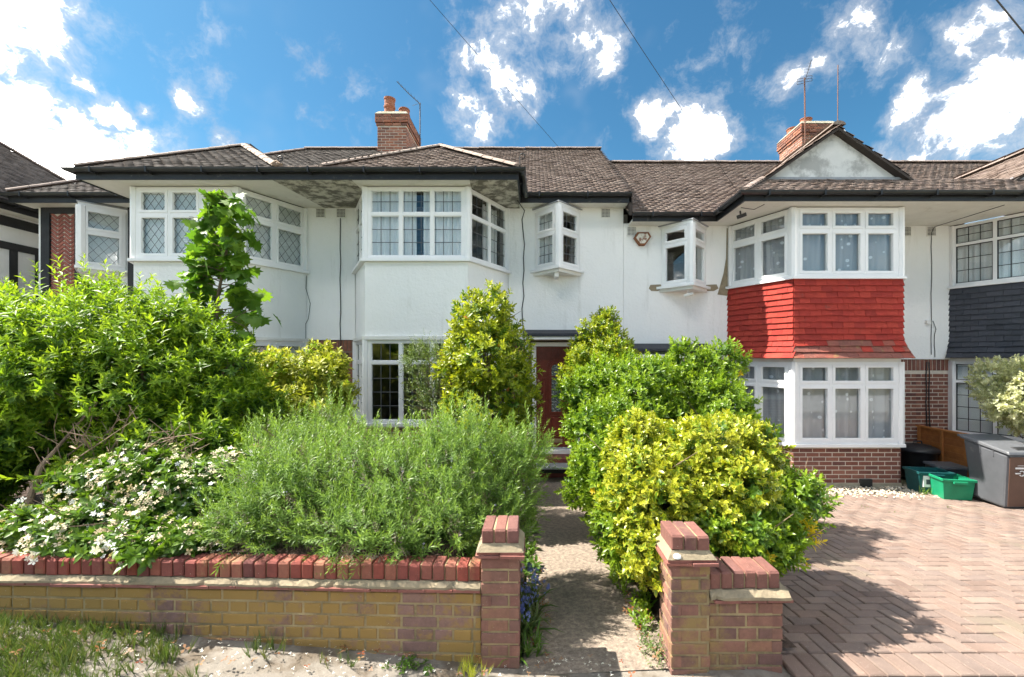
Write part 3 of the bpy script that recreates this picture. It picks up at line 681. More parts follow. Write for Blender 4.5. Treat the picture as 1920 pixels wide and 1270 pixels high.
def house_shell(h, p):
    """walls, floors, bay aprons, windows and eaves shared by the four terrace houses"""
    X = lambda u: p['P'] + p['s']*u
    srt = lambda pts: sorted(pts, key=lambda q: q[0])
    a, b, c, d = p['bay']; zb, zh = p['sill'], p['soffit']; zr = p['rend']
    bay = srt([(X(a), YW), (X(b), YB), (X(c), YB), (X(d), YW)])
    if p['s'] < 0 and bay[0][1] != YW: bay = bay[::-1]
    def rect(u0, u1): return min(X(u0), X(u1)), max(X(u0), X(u1))
    # front wall: render above, brick below
    mb = MB()
    def piece(u0, u1, z0, z1, m=None):
        x0, x1 = rect(u0, u1); (m or mb).box(x0, YW-.028, z0, x1, YW+.2, z1)
        if m: m.build('rendered_wall', 'render', h)
    vl, vr = p['vc']-.36, p['vc']+.36
    piece(0, a, zr, zh+.05, MB()); piece(d, vl, zr, zh+.05); piece(vr, p['end'], zr, zh+.05)
    piece(vl, vr, zr, p['vsill']); piece(vl, vr, p['vhead'], zh+.05)
    mb.build('rendered_wall', 'render', h)
    dl, dr = p['door']
    mm = MB(); m0 = MB()
    def lower(u0, u1, z0, z1):
        x0, x1 = rect(u0, u1); (m0 if u0 == 0 else mm).box(x0, YW+.004, z0, x1, YW+.2, z1)
    lower(0, a, GB, zr-.001); lower(d, dl, GB, zr-.001); lower(dr, p['end'], GB, zr-.001); lower(dl, dr, p['dtop'], zr-.001)
    bw = mm.build('brick_wall', p['mort'], h); bw0 = m0.build('brick_wall', p['mort'], h)
    sd = p['seed']
    for (u0, u1) in ((0, a), (d, dl), (dr, p['end'])):
        x0, x1 = rect(u0, u1); f = Facet((x0, YW+.004), (x1, YW+.004))
        pw = bw0 if u0 == 0 else bw; brick_panel(pw, f, 0, f.L, p['g0'], zr-.24, p['brick'], seed=sd)
        n = int(f.L/.075)                       # soldier course under the render
        for i in range(n): inst('brick', brick_mesh(p['brick'], .065, .06, .215), pw, f.W((i+.5)*f.L/n, -.018, zr-.115), (0, 0, 0))
    # inside: party walls, back, floors
    x0, x1 = rect(0, p['end'])
    it = MB(); it.box(x0+.03, 12.2, GB, x1-.03, 12.3, zh+.3)
    it.box(x0+.03, YW+.2, GB, x0+.13, 12.2, zh+.3); it.box(x1-.13, YW+.2, GB, x1-.03, 12.2, zh+.3)
    it.box(x0+.13, YW+.2, p['fl']-.08, x1-.13, 12.2, p['fl']); it.box(x0+.13, YW+.2, zr+.30, x1-.13, 12.2, zr+.5)
    it.box(x0+.13, YW+.2, zh+.06, x1-.13, 12.2, zh+.10)
    ib = offset_poly(bay, -.13); it.prism([ib[0], ib[1], ib[2], ib[3], (ib[3][0], YW+.2), (ib[0][0], YW+.2)], zr+.305, zr+.505)
    it.build('interior', 'interior', h)
    # bay: apron, sills, window heads
    ap = strip(MB(), bay, zr+.02, zb-.03, -.14, 0.0).build('bay_apron', 'render' if p['apron'] == 'render' else 'mortar_dark', h)
    strip(MB(), bay, zb-.035, zb+.012, -.10, 0.075).build('bay_sill', 'upvc', h)
    strip(MB(), bay, zr-.04, zr+.02, -.12, 0.05 if p['apron'] == 'render' else .0).build('bay_band', 'paint_white', h)
    zs = p['lsill']
    strip(MB(), bay, zs-.05, zs, -.12, 0.06).build('bay_sill', 'upvc', h)
    base = strip(MB(), bay, GB, zs-.05, -.2, -.008).build('bay_base', 'mortar', h)
    for i in range(3):
        f = Facet(bay[i], bay[i+1]); f2 = Facet(f.W(0, -.008, 0)[:2], f.W(f.L, -.008, 0)[:2])
        brick_panel(base, f2, 0, f.L, p['g0']+.12, zs-.055, p['brick'], seed=sd+20+i)
        pb = MB(); f2.box(pb, 0, f.L, -.02, .018, GB, p['g0']+.115); pb.build('plinth', 'plinth', base)
    for i in range(3):
        f = Facet(bay[i], bay[i+1]); nc = 3 if i == 1 else 2
        e0 = 0.05
        window(h, f, e0, f.L-e0, zb+.012, zh-.02, nc, p['utr'], p['ulead'], p['sash'], p['lmat'], inner=p.get('inner'))
        window(h, f, e0, f.L-e0, zs, zr-.04, nc, p['ltr'], p['llead'], p['sash'], p['lmat'], inner=p.get('inner'))
    class PB_:
        def prism(s, *a): MB().prism(*a).build('corner_post', 'upvc', h)
        def box(s, *a): MB().box(*a).build('corner_post', 'upvc', h)
    posts = PB_()
    for q in bay[1:3]:
        posts.prism([(q[0]+.062*math.cos(t), q[1]+.02+.062*math.sin(t)) for t in np.linspace(0, 2*math.pi, 9)[:-1]], zb+.012, zh-.02)
        posts.prism([(q[0]+.062*math.cos(t), q[1]+.02+.062*math.sin(t)) for t in np.linspace(0, 2*math.pi, 9)[:-1]], zs, zr-.04)
    for q in (bay[0], bay[3]):
        s = 1 if q is bay[0] else -1
        posts.box(min(q[0]-s*.02, q[0]+s*.06), YW-.09, zb+.012, max(q[0]-s*.02, q[0]+s*.06), YW-.028, zh-.02)
        posts.box(min(q[0]-s*.02, q[0]+s*.06), YW-.09, zs, max(q[0]-s*.02, q[0]+s*.06), YW, zr-.04)
    # corner (V) window over the door
    xc = X(p['vc']); A, M, B = (xc-.44, YW-.028), (xc, YW-.50), (xc+.44, YW-.028)
    for (q0, q1) in ((A, M), (M, B)):
        f = Facet(q0, q1)
        window(h, f, .02, f.L-.05 if q0 is A else f.L-.02, p['vsill']+.02, p['vhead']-.02, 1, p['vtr'], p['ulead'] if p['ulead'] else None, p['vsash'], p['lmat'])
    vp = MB().prism([(M[0]+.075*math.cos(t), M[1]+.035+.075*math.sin(t)) for t in np.linspace(0, 2*math.pi, 9)[:-1]], p['vsill']+.02, p['vhead']-.02)
    vp.build('corner_post', 'upvc', h)
    tri = lambda e, y1: [(xc-.44-e, YW-.028), (xc, YW-.50-e*.9), (xc+.44+e, YW-.028)]
    MB().prism(tri(.10, 0), p['vsill']-.03, p['vsill']+.02).build('window_sill', 'upvc', h)
    MB().prism(tri(.03, 0), p['vsill']-.09, p['vsill']-.031).build('sill_board', 'soffit', h)
    MB().prism(tri(.03, 0), p['vhead']-.02, p['vhead']+.035).build('window_head', 'upvc', h)
    MB().prism(tri(.06, 0), p['vhead']+.036, p['vhead']+.055).build('window_cap', 'metal_grey', h)
    return bay
COMMON = dict(sash=True, lmat='lead')
main = thing('terraced_house', 'white rendered house with bay windows, red front door and hipped bay roof', 'house', (-1.1, YW, -.5), 0, 'terraced houses')
left = thing('terraced_house', 'white house on the left with diamond-leaded windows behind the big shrub', 'house', (-6.8, YW, -.5), 0, 'terraced houses')
right = thing('terraced_house', 'white house with red hanging tiles on its bay and a small white gable', 'house', (4.6, YW, -.5), 0, 'terraced houses')
farr = thing('terraced_house', 'house at the right edge with dark slate-hung bay and black-leaded windows', 'house', (10.4, YW, -.5), 0, 'terraced houses')
PA, PB = -3.98, 7.55
pm_ = dict(P=PA, s=1, bay=(.47, 1.10, 2.86, 3.49), end=5.75, vc=4.45, vsill=3.43, vhead=4.60, vtr=4.12, sill=3.42, soffit=4.68, rend=2.09, lsill=.62, utr=4.20, ltr=1.66,
          ulead=('grid', 3, 2, 3), llead=('grid', 3, 1, 4), door=(3.93, 4.95), dtop=2.06, g0=-.47, fl=-.05, brick='house_brick_orange', mort='mortar_dark', apron='render', seed=1, sash=False, lmat='lead', vsash=True)
pl_ = dict(pm_, s=-1, ulead=('diamond',), llead=('diamond',), seed=40, sash=True)
pr_ = dict(P=PB, s=-1, bay=(.65, 1.26, 3.10, 3.71), end=5.775, vc=4.60, vsill=3.11, vhead=4.27, vtr=3.93, sill=3.12, soffit=4.33, rend=1.71, lsill=.27, utr=3.93, ltr=1.28,
          ulead=None, llead=None, door=(4.0, 4.95), dtop=1.72, g0=-.52, fl=-.35, brick='house_brick', mort='mortar', apron='tile', seed=80, sash=True, lmat='lead', vsash=True)
pf_ = dict(pr_, s=1, ulead=('grid', 3, 2, 3), llead=('grid', 3, 1, 4), seed=120, sash=False, lmat='black_paint', inner='black_plastic', vsash=False)
bayM = house_shell(main, pm_); bayL = house_shell(left, pl_); bayR = house_shell(right, pr_); bayF = house_shell(farr, pf_)

# ---- tile hanging on the two right-hand bays
def hang(house, bay, mat, mat2, tw, z0, z1, seed):
    rr = random.Random(seed); und = strip(MB(), bay, z0+.0, z1, -.02, .006).build('tile_hanging', 'roof_under', house)
    n = 13; gz_ = (z1-z0)/n; me = {}
    for m in (mat, mat2):
        mb = MB(); l, th = gz_*1.45, .012
        mb.hexa([(-tw/2+.0015,-th,0),(tw/2-.0015,-th,0),(tw/2-.0015,0,0),(-tw/2+.0015,0,0),(-tw/2+.0015,.004,l),(tw/2-.0015,.004,l),(tw/2-.0015,.012,l),(-tw/2+.0015,.012,l)])
        me[m] = mb.mesh('hanging_tile', m)
    for k in range(n):
        z = z0+k*gz_; flare = 0.13*max(0, (3.6-k)/3.6)**1.6; flup = 0.13*max(0, (3.6-k-1)/3.6)**1.6
        tilt = math.atan2(flare-flup, gz_)
        for i in range(3):
            g = offset_poly(bay, .022+flare); f = Facet(g[i], g[i+1]); L = f.L
            nn = max(1, round(L/tw)); w_ = L/nn; off = .5 if k % 2 else 0
            for q in range(nn+(1 if off else 0)):
                a = max(0, (q-off)*w_); b = min(L, (q+1-off)*w_)
                if b-a < .02: continue
                m = mat2 if (k < 3 and rr.random() < (1.0, .92, .4)[k] and i > 0) else mat
                inst('hanging_tile', me[m], und, f.W((a+b)/2, .012+rr.uniform(-.002,.003), z+rr.uniform(-.004,.004)), (-tilt-.10+rr.uniform(-.02,.02), rr.uniform(-.012,.012), f.rz+rr.uniform(-.01,.01)), ((b-a)/tw, 1, 1))
hang(right, bayR, 'red_tile', 'red_tile_mossy', .185, 1.735, 3.075, 5)
hang(farr, bayF, 'slate_tile', 'slate_tile', .225, 1.735, 3.075, 6)

# ---- roofs
ZE, T35 = 4.84, 0.70
def ridge_y(z): return 8.03+(z-ZE)/T35
YR, ZR = 11.7, ZE+(11.7-8.03)*T35
def slab(house, name, poly, th=0.05, mat='roof_under'):
    return MB().extr([(x, y, z-.012) for x, y, z in poly], (0, 0, -th)).build(name, mat, house)
# left house: hipped at its far end
pl = [(-9.90, 8.03, ZE), (PA, 8.03, ZE), (PA, YR, ZR), (-9.90+(YR-8.03), YR, ZR)]
rl = slab(left, 'roof', pl); tiles('roof_tiles', pl, (0, 1), 'roof_tile_grey', rl, seed=1)
he = [(-9.90, 8.03, ZE), (-9.90+(YR-8.03), YR, ZR), (-9.90, 15.37, ZE)]
slab(left, 'roof', he)
slab(left, 'roof', [(-9.9, 15.37, ZE), (-9.90+(YR-8.03), YR, ZR), (PA, YR, ZR), (PA, 15.37, ZE)])
half_round(rl, 'hip_tile', (-9.90, 8.03, ZE+.02), (-9.90+(YR-8.03), YR, ZR+.02), 'ridge_tile', seed=3)
half_round(rl, 'ridge_tile', (-9.90+(YR-8.03), YR, ZR+.02), (PA, YR, ZR+.02), 'ridge_tile', .11, .42, seed=4)
pmn = [(PA, 8.03, ZE), (1.86, 8.03, ZE), (1.86, YR, ZR), (PA, YR, ZR)]
rm = slab(main, 'roof', pmn); tiles('roof_tiles', pmn, (0, 1), 'roof_tile', rm, seed=2)
MB().extr([(1.865, 8.03, ZE-.02), (1.865, YR, ZR-.02), (1.865, YR, ZR-.55), (1.865, 8.03, ZE-.42)], (-.06, 0, 0)).build('verge', 'roof_under', main)  # strip at the roof step, its shade put into the dark colour
slab(main, 'roof', [(PA, YR, ZR), (1.86, YR, ZR), (1.86, 15.37, ZE), (PA, 15.37, ZE)])
half_round(rm, 'ridge_tile', (PA, YR, ZR+.02), (1.86, YR, ZR+.02), 'ridge_tile', .11, .42, seed=5)
# hipped roofs over the two left-hand bays
def hip_bay(house, xc, hw, mat, seed):
    y0 = 6.98; za = ZE+hw*T35; ya = y0+hw; yb = ridge_y(za)+.1
    A, B, C, D = (xc-hw, y0, ZE), (xc+hw, y0, ZE), (xc, ya, za), (xc, yb, za)
    r = slab(house, 'bay_roof', [A, B, C], .03); tiles('roof_tiles', [A, B, C], (0, 1), mat, r, seed=seed)
    for (q, up) in (([(xc+hw, y0, ZE), (xc+hw, 8.03, ZE), D, C], (-1, 0)), ([(xc-hw, 8.03, ZE), (xc-hw, y0, ZE), C, D], (1, 0))):
        s = slab(house, 'bay_roof', q, .03); tiles('roof_tiles', q, up, mat, s, seed=seed+1)
    for e in (A, B):
        half_round(r, 'hip_tile', (e[0], e[1], e[2]+.02), (C[0], C[1], C[2]+.02), 'hip_mortar', .10, .34, 0, .55, seed=seed)
    half_round(r, 'ridge_tile', (C[0], C[1], C[2]+.02), (D[0], D[1], D[2]+.02), 'ridge_tile', .10, .4, seed=seed)
hip_bay(main, -1.86, 1.62, 'roof_tile', 11); hip_bay(left, -5.83, 1.66, 'roof_tile_grey', 21)
for hs, x0, x1, mt in ((left, -4.55, PA, 'roof_tile_grey'), (main, PA, -3.10, 'roof_tile')):
    q = [(x0, 6.98, ZE), (x1, 6.98, ZE), (x1, 10.2, ZE+3.22*.46), (x0, 10.2, ZE+3.22*.46)]
    s = slab(hs, 'valley_roof', q, .03); tiles('roof_tiles', q, (0, 1), mt, s, seed=31)
# eaves and soffits of the left pair
ZS = 4.68
eaves(main, [(PA, 6.98), (-.24, 6.98), (-.24, 8.03), (1.84, 8.03)], ZS, ZE-.03)
eaves(left, [(-9.88, 12.0), (-9.88, 8.03), (-7.49, 8.03), (-7.49, 6.98), (PA, 6.98)], ZS, ZE-.03)
MB().prism([(-3.0, 7.0), (-1.0, 7.0), (-.26, 7.0), (-.26, 8.05), (1.83, 8.05), (1.83, YW), (-.49, YW), (-1.12, 7.36), (-2.88, 7.36), (-3.0, 7.5)], ZS, ZS+.03).build('soffit', 'soffit', main)
MB().prism([(PA, 7.0), (-3.0, 7.0), (-3.0, 7.5), (-3.51, YW), (PA, YW)], ZS, ZS+.03).build('soffit', 'soffit_stained', main)
MB().prism([(-1.05, 7.02), (-.27, 7.02), (-.27, YW-.03), (-.52, YW-.03), (-1.08, 7.44)], ZS-.006, ZS-.002).build('soffit_panel', 'soffit_stained', main)
MB().prism([(-9.86, 8.05), (-7.47, 8.05), (-7.47, 7.0), (-4.9, 7.0), (-5.08, 7.36), (-6.84, 7.36), (-7.47, YW), (-9.86, YW)], ZS, ZS+.03).build('soffit', 'soffit', left)
MB().prism([(-4.9, 7.0), (-4.32, 7.0), (-4.1, YW), (-4.45, YW), (-5.08, 7.36)], ZS, ZS+.03).build('soffit', 'soffit', left)
MB().prism([(-4.32, 7.0), (PA, 7.0), (PA, YW), (-4.1, YW)], ZS, ZS+.03).build('soffit', 'soffit_stained', left)
# swan-neck downpipe joint at the bay gutter end and iron finials
dp = MB().tube([(-.17, 7.05, 4.80), (-.15, 7.3, 4.70), (-.13, 7.75, 4.68), (-.12, 7.98, 4.78)], .038, 8); dp.build('gutter_pipe', 'black_plastic', main, True)
def finial(house, x, y, z):
    pts = [(x, y, z-.03), (x, y, z+.12)] + [(x+.04+.04*math.cos(t), y, z+.14+.045*math.sin(t)) for t in np.linspace(math.pi, -math.pi*.6, 9)]
    MB().tube(pts, .010, 6).build('hip_iron', 'black_paint', house)
finial(main, -.22, 6.98, ZE+.06); finial(left, -4.18, 6.98, ZE+.02); finial(left, -7.5, 6.98, ZE+.02)
MB().tube([(-4.18+.1*math.cos(t)*(.5+.5*math.sin(5*t)), 6.93+.02*math.sin(3*t), ZE+.04+.07*math.sin(t)*math.cos(2*t)) for t in np.linspace(0, 6.2, 24)], .018, 5).build('moss_clump', 'twig', left)

# right pair: gables over the bays
ZE2 = 4.47
ZR2 = ZE2+(YR-8.03)*T35
def gable_pair(house, s, xe, xfar, mat, seed):
    X = lambda u: PB+s*u
    # main slope
    q = [(X(0), 8.03, ZE2), (xfar, 8.03, ZE2), (xfar, YR, ZR2), (X(0), YR, ZR2)]
    r = slab(house, 'roof', q); tiles('roof_tiles', q, (0, 1), mat, r, seed=seed)
    slab(house, 'roof', [(X(0), YR, ZR2), (xfar, YR, ZR2), (xfar, 15.37, ZE2), (X(0), 15.37, ZE2)])
    a, b = sorted((X(0), xfar))
    half_round(r, 'ridge_tile', (a, YR, ZR2+.02), (b, YR, ZR2+.02), 'ridge_tile', .11, .42, seed=seed)
    xc = X(2.21); hw = abs(xc-xe); za = ZE2+hw*T35; y0 = 6.98; yg = 7.60; zg = ZE2+(yg-y0)*T35; k = hw-(zg-ZE2)/T35
    yb = 8.03+(za-ZE2)/T35+.15
    xi = xc+(xc-xe)                           # inner eave (towards the party line)
    # front skirt
    sk = [(xe, y0, ZE2), (X(0), y0, ZE2), (X(0), yg, zg), (xe+(yg-y0)*(1 if xc > xe else -1), yg, zg)]
    r2 = slab(house, 'skirt_roof', sk, .03); tiles('roof_tiles', sk, (0, 1), mat, r2, seed=seed+1)
    for (e, up) in ((xe, 1 if xc > xe else -1), (xi, 1 if xc > xi else -1)):
        kx = xc-up*k
        q = [(e, y0, ZE2), (kx, yg-.14, zg), (xc, yg-.14, za), (xc, yb, za), (e, 8.3, ZE2)]
        if e == xi: q = [(kx-up*.05, yg-.14, zg-.05*T35), (xc, yg-.14, za), (xc, yb, za), (e, 8.6, ZE2)]
        r3 = slab(house, 'bay_roof', q, .05); tiles('roof_tiles', q, (up, 0), mat, r3, seed=seed+2)
    half_round(r2, 'ridge_tile', (xc, yg-.16, za+.02), (xc, yb, za+.02), 'ridge_tile', .11, .42, seed=seed)
    half_round(r2, 'hip_tile', (xe, y0, ZE2+.02), (xe+(yg-y0)*(1 if xc > xe else -1), yg, zg+.02), 'ridge_tile', .09, .26, 0, .5, seed=seed+3)
    MB().extr([(xc-k-.1, yg, zg-.08), (xc+k+.1, yg, zg-.08), (xc, yg, za-.035)], (0, .08, 0)).build('gable', 'gable_render', house)
    MB().box(xc-k, yg-.05, zg-.01, xc+k, yg, zg+.035).build('lead_flashing', 'metal_grey', house)
gable_pair(right, -1, 3.45, 1.87, 'roof_tile', 51)
gable_pair(farr, 1, 11.65, 13.4, 'roof_tile', 61)
eaves(right, [(1.87, 8.03), (3.45, 8.03), (3.45, 6.98), (PB, 6.98)], 4.33, ZE2-.03)
eaves(farr, [(PB, 6.98), (11.65, 6.98), (11.65, 8.03), (13.4, 8.03)], 4.33, ZE2-.03)
br = [(x, y+.06 if abs(y-YB) < .01 else y) for x, y in bayR]; bf = [(x, y+.06 if abs(y-YB) < .01 else y) for x, y in bayF]
MB().prism([(1.87, 8.05), (3.47, 8.05), (3.47, 7.0), (PB, 7.0), (PB, YW)] + br[::-1] + [(1.87, YW)], 4.33, 4.36).build('soffit', 'soffit', right)
MB().prism([(PB, 7.0), (11.63, 7.0), (11.63, 8.05), (13.4, 8.05), (13.4, YW)] + bf[::-1] + [(PB, YW)], 4.33, 4.36).build('soffit', 'soffit', farr)
chimney(main, -4.20, -3.42, 11.5, 12.75, 6.9, 8.28, 200, [(-3.98, 11.8, .14, .52, 4), (-3.62, 12.0, .14, .36, -6)])
chimney(right, 7.24, 8.10, 11.5, 12.55, 6.6, 8.02, 230, [(7.52, 11.8, .14, .22, 5), (7.9, 11.9, .12, .16, 0), (7.5, 12.35, .13, .26, -4)])
# aerials
a1 = MB().tube([(-3.28, 12.35, 7.2), (-3.28, 12.35, 9.1)], .018, 6); a1.tube([(-3.26, 12.35, 9.06), (-3.6, 12.35, 9.36), (-3.95, 12.35, 9.72)], .012, 5)
for k in range(7): a1.tube([(-3.33-.09*k, 12.22, 9.12+.088*k), (-3.33-.09*k, 12.48, 9.12+.088*k)], .004, 4)
a1.tube([(-3.5, 12.35, 9.02), (-3.32, 12.35, 9.08)], .006, 4)
a1.build('tv_aerial', 'aerial_metal', main)
a2 = MB().tube([(7.28, 11.42, 7.1), (7.26, 11.42, 9.22)], .018, 6); a2.build('aerial_pole', 'rust_pole', right)
a3 = MB()
a3.tube([(7.26, 11.42, 9.1), (7.30, 11.2, 9.55)], .010, 5)
for sx in (-1, 1):
    for dz in (-.07, 0, .07): a3.tube([(7.26+sx*.03, 11.42, 9.16+dz+sx*.02), (7.26+sx*.20, 11.42, 9.16+dz+sx*.05)], .007, 4)
    a3.tube([(7.26+sx*.20, 11.42, 9.09+sx*.05), (7.26+sx*.20, 11.42, 9.24+sx*.05)], .007, 4)
for k in range(6): a3.tube([(7.22, 11.38-.03*k, 9.18+.06*k), (7.34, 11.38-.03*k, 9.18+.06*k)], .003, 4)
a3.build('tv_aerial', 'aerial_metal', right)
MB().tube([(8.20, 11.5, 7.2), (8.21, 11.5, 9.62)], .012, 5).build('aerial_pole', 'rust_pole', right)
a4 = MB().tube([(8.12, 11.45, 7.98), (8.42, 11.4, 7.72)], .014, 5); a4.build('aerial_boom', 'paint_white', right)

# ---- walls details: vents, cables
for hs, x, z in ((left, -4.18, 4.58), (main, -3.78, 4.58), (main, 1.42, 4.58)): air_vent(hs, x, z)
for hs, x, z in ((right, 1.93, 4.22), (right, 7.33, 4.22), (farr, 7.82, 4.22)): air_vent(hs, x, z)
for hs, x, z in ((left, -4.15, 1.80), (main, -3.75, 1.80), (right, 7.2, 1.44)):
    MB().box(x-.11, YW-.022, z-.03, x+.11, YW+.0, z+.03).build('air_brick', 'black_paint', hs)
MB().box(6.2-.62, YB-.03, -.47, 6.2-.42, YB+.0, -.33).build('air_brick', 'black_paint', right)
def cable(house, pts, r=.007, mat='bird_cable', name='cable'):
    return MB().tube(pts, r, 5).build(name, mat, house)
rr = random.Random(9)
def wig(x, y, z0, z1, n, a=.008): return [(x+rr.uniform(-a, a), y, z0+(z1-z0)*i/(n-1)) for i in range(n)]
cable(main, wig(-3.79, YW-.04, 4.48, 2.1, 9)+wig(-3.79, YW-.02, 2.08, -.3, 8, .012), .008)
cable(main, [(-.30, 7.9, 4.66), (-.17, 8.3, 4.60)]+wig(-.20, YW-.04, 4.45, 2.2, 10, .03), .009)
cable(left, wig(-4.46, YW-.04, 3.35, 3.1, 3)+[(-4.38, YW-.04, 2.8), (-4.42, YW-.04, 2.5)]+wig(-4.47, YW-.04, 2.4, 2.1, 3), .005)
cable(farr, [(7.95, 7.2, 4.32), (7.85, 8.35, 4.30)]+wig(7.82, YW-.04, 4.2, 1.8, 9), .006)
cable(farr, wig(7.74, YW-.02, 1.66, -.2, 8, .012), .010); cable(farr, wig(7.80, YW-.02, 1.66, -.2, 8, .012), .010); cable(right, wig(6.98, YW-.02, 1.66, -.3, 8, .012), .009)
sw = MB().box(7.70, YW-.08, 2.40, 7.78, YW-.03, 2.47); sw.build('junction_box', 'paint_white', farr)
cable(farr, [(7.78, YW-.05, 2.43), (7.84, YW-.05, 2.46), (7.90, YW-.05, 2.30)]+wig(7.88, YW-.04, 2.2, 1.75, 5), .006)
# rusty alarm box
ab = MB(); hx = [(-.17, .02), (-.10, .13), (.12, .13), (.17, .04), (.05, -.13), (-.06, -.13)]
ab.extr([(2.13+x, YW-.03, 4.06+z) for x, z in hx], (0, -.08, 0)); o = ab.build('alarm_box', 'rust', right, bevel=.01)
MB().extr([(2.13+x*.75, YW-.111, 4.06+z*.72) for x, z in hx], (0, -.012, 0)).build('alarm_cover', 'alarm_white', o)
# cameras under the corner window and the bay eaves
def cctv(house, x, y, z, mat):
    b = MB().tube([(x-.05, y+.03, z-.02), (x+.07, y-.06, z+.01)], .032, 10).build('security_camera', mat, house)
    MB().tube([(x, y, z), (x, y+.02, z+.09)], .014, 6).build('bracket', mat, b)
cctv(right, 2.92, 8.05, 2.93, 'paint_white'); cctv(right, 3.62, 7.45, 4.22, 'black_plastic')
cable(right, [(3.55, 7.3, 4.31), (3.75, 7.25, 4.26), (3.9, 7.2, 4.33), (3.8, 7.12, 4.35)], .006)
MB().box(.40, 7.98, 3.26, .48, 8.35, 3.345).build('sill_bracket', 'paint_white', main)
# cement repair beside the red bay
MB().extr([(3.86, YW-.030, 4.3), (3.80, YW-.030, 4.28), (3.79, YW-.030, 3.7), (3.74, YW-.030, 3.4), (3.66, YW-.030, 3.12), (3.62, YW-.030, 2.98), (3.86, YW-.030, 2.95)], (0, -.006, 0)).build('cement_patch', 'cement', right)
for x in (2.40, 3.50):
    MB().extr([(x-.13, YW-.030, 3.10), (x-.10, YW-.030, 3.17), (x+.10, YW-.030, 3.18), (x+.14, YW-.030, 3.10), (x+.05, YW-.030, 3.05), (x-.08, YW-.030, 3.05)], (0, -.006, 0)).build('cement_patch', 'cement', right)

# ---- front door of the main house
DXL, DXR = .055, .845; dy = YW+.03; z0, z1 = -.03, 1.96
df = MB(); df.box(DXL-.085, YW-.05, -.06, DXL, YW+.10, z1+.08); df.box(DXR, YW-.05, -.06, DXR+.085, YW+.10, z1+.08); df.box(DXL, YW-.05, z1, DXR, YW+.10, z1+.08)
df.build('door_frame', 'paint_white', main, bevel=.006)
dm = MB(); dm.box(DXL+.004, dy, z0, DXR-.004, dy+.045, z1-.004)
door = dm.build('door', 'door_wood', main)
cx = (DXL+DXR)/2
def rim(x0, x1, za, zb, t=.022, pr=.016, arch=False):
    m = MB()
    if not arch:
        m.box(x0, dy-pr, za, x1, dy+.002, za+t); m.box(x0, dy-pr, zb-t, x1, dy+.002, zb)
        m.box(x0, dy-pr+.001, za+t, x0+t, dy+.002, zb-t); m.box(x1-t, dy-pr+.001, za+t, x1, dy+.002, zb-t)
        m.hexa([(x0+t+.02,dy-.010,za+t+.02),(x1-t-.02,dy-.010,za+t+.02),(x1-t-.005,dy+.001,za+t+.005),(x0+t+.005,dy+.001,za+t+.005),(x0+t+.02,dy-.010,zb-t-.02),(x1-t-.02,dy-.010,zb-t-.02),(x1-t-.005,dy+.001,zb-t-.005),(x0+t+.005,dy+.001,zb-t-.005)])
    return m
for (a, b, c, d) in ((-.30, -.16, .16, .42), (.16, .30, .16, .42), (-.11, .11, .16, .60), (-.30, -.17, .50, 1.34), (.17, .30, .50, 1.34)):
    rim(cx+a, cx+b, c, d).build('door_panel', 'door_wood', door)
def arch(hw, za, zc, n=14): return [(cx-hw, za), (cx+hw, za)] + [(cx+hw*math.cos(t), zc+hw*math.sin(t)) for t in np.linspace(0, math.pi, n)]
def ring(o, i, y0, y1):
    m = MB(); n = len(o)
    for a, y in ((o, y0), (i, y0), (o, y1), (i, y1)): m.v += [(x, y, z) for x, z in a]
    for k in range(n):
        j = (k+1) % n
        m.f += [(k, j, n+j, n+k), (2*n+k, 3*n+k, 3*n+j, 2*n+j), (k, 2*n+k, 2*n+j, j), (n+k, n+j, 3*n+j, 3*n+k)]
    return m
ring(arch(.125, .64, 1.52), arch(.092, .672, 1.52), dy-.02, dy+.01).build('glass_moulding', 'door_wood', door)
ring(arch(.19, 1.36, 1.52), arch(.172, 1.38, 1.52), dy-.012, dy+.01).build('arch_moulding', 'door_wood', door)
for s in (-1, 1):
    m = MB(); m.box(cx+s*.235-.068, dy-.012, 1.40, cx+s*.235+.068, dy+.002, 1.415); m.box(cx+s*.20-.10, dy-.012, 1.80, cx+s*.20+.10, dy+.002, 1.815); m.box(cx+s*.30-.008, dy-.012, 1.415, cx+s*.30+.008, dy+.002, 1.80); m.box(cx+s*.06-.006, dy-.012, 1.73, cx+s*.06+.006, dy+.002, 1.9)
    m.build('door_panel', 'door_wood', door)
MB().extr([(x, dy-.004, z) for x, z in arch(.092, .672, 1.52)], (0, .003, 0)).build('door_glass', 'door_glass', door)
scr = MB()
for k in range(6):
    zc = .78+.15*k
    for s in (-1, 1): scr.tube([(cx+s*.045*math.sin(t*1.0)*(1-.1*t), dy-.008, zc+.02*t-.05*math.cos(t)) for t in np.linspace(0, 5, 12)], .0035, 4)
scr.build('glass_scrollwork', 'lead', door)
lp = MB().box(cx-.125, dy-.012, .06, cx+.125, dy+.002, .135).build('letter_plate', 'brass', door, bevel=.004)
MB().box(cx-.09, dy-.017, .08, cx+.09, dy-.011, .115).build('letter_flap', 'brass', lp)
for z in (1.28, .96, .66):
    lk = MB().lathe([(.022, 0), (.024, .006), (.012, .014)], (0, 0, 0), 12).build('lock', 'brass', door); lk.location = (DXL+.045, dy, z); lk.rotation_euler = (R(90), 0, 0)
MB().box(DXL-.07, YW-.12, -.14, DXR+.07, YW+.1, -.062).build('door_sill', 'paint_white', main, bevel=.008)
MB().box(DXL+.0, YW-.02, -.062, DXR, YW+.08, -.032).build('threshold', 'metal_grey', main)
st = MB().box(-.06, YW-.48, -.56, .97, YW-.001, -.145).build('door_step', 'step_red', main, bevel=.015)
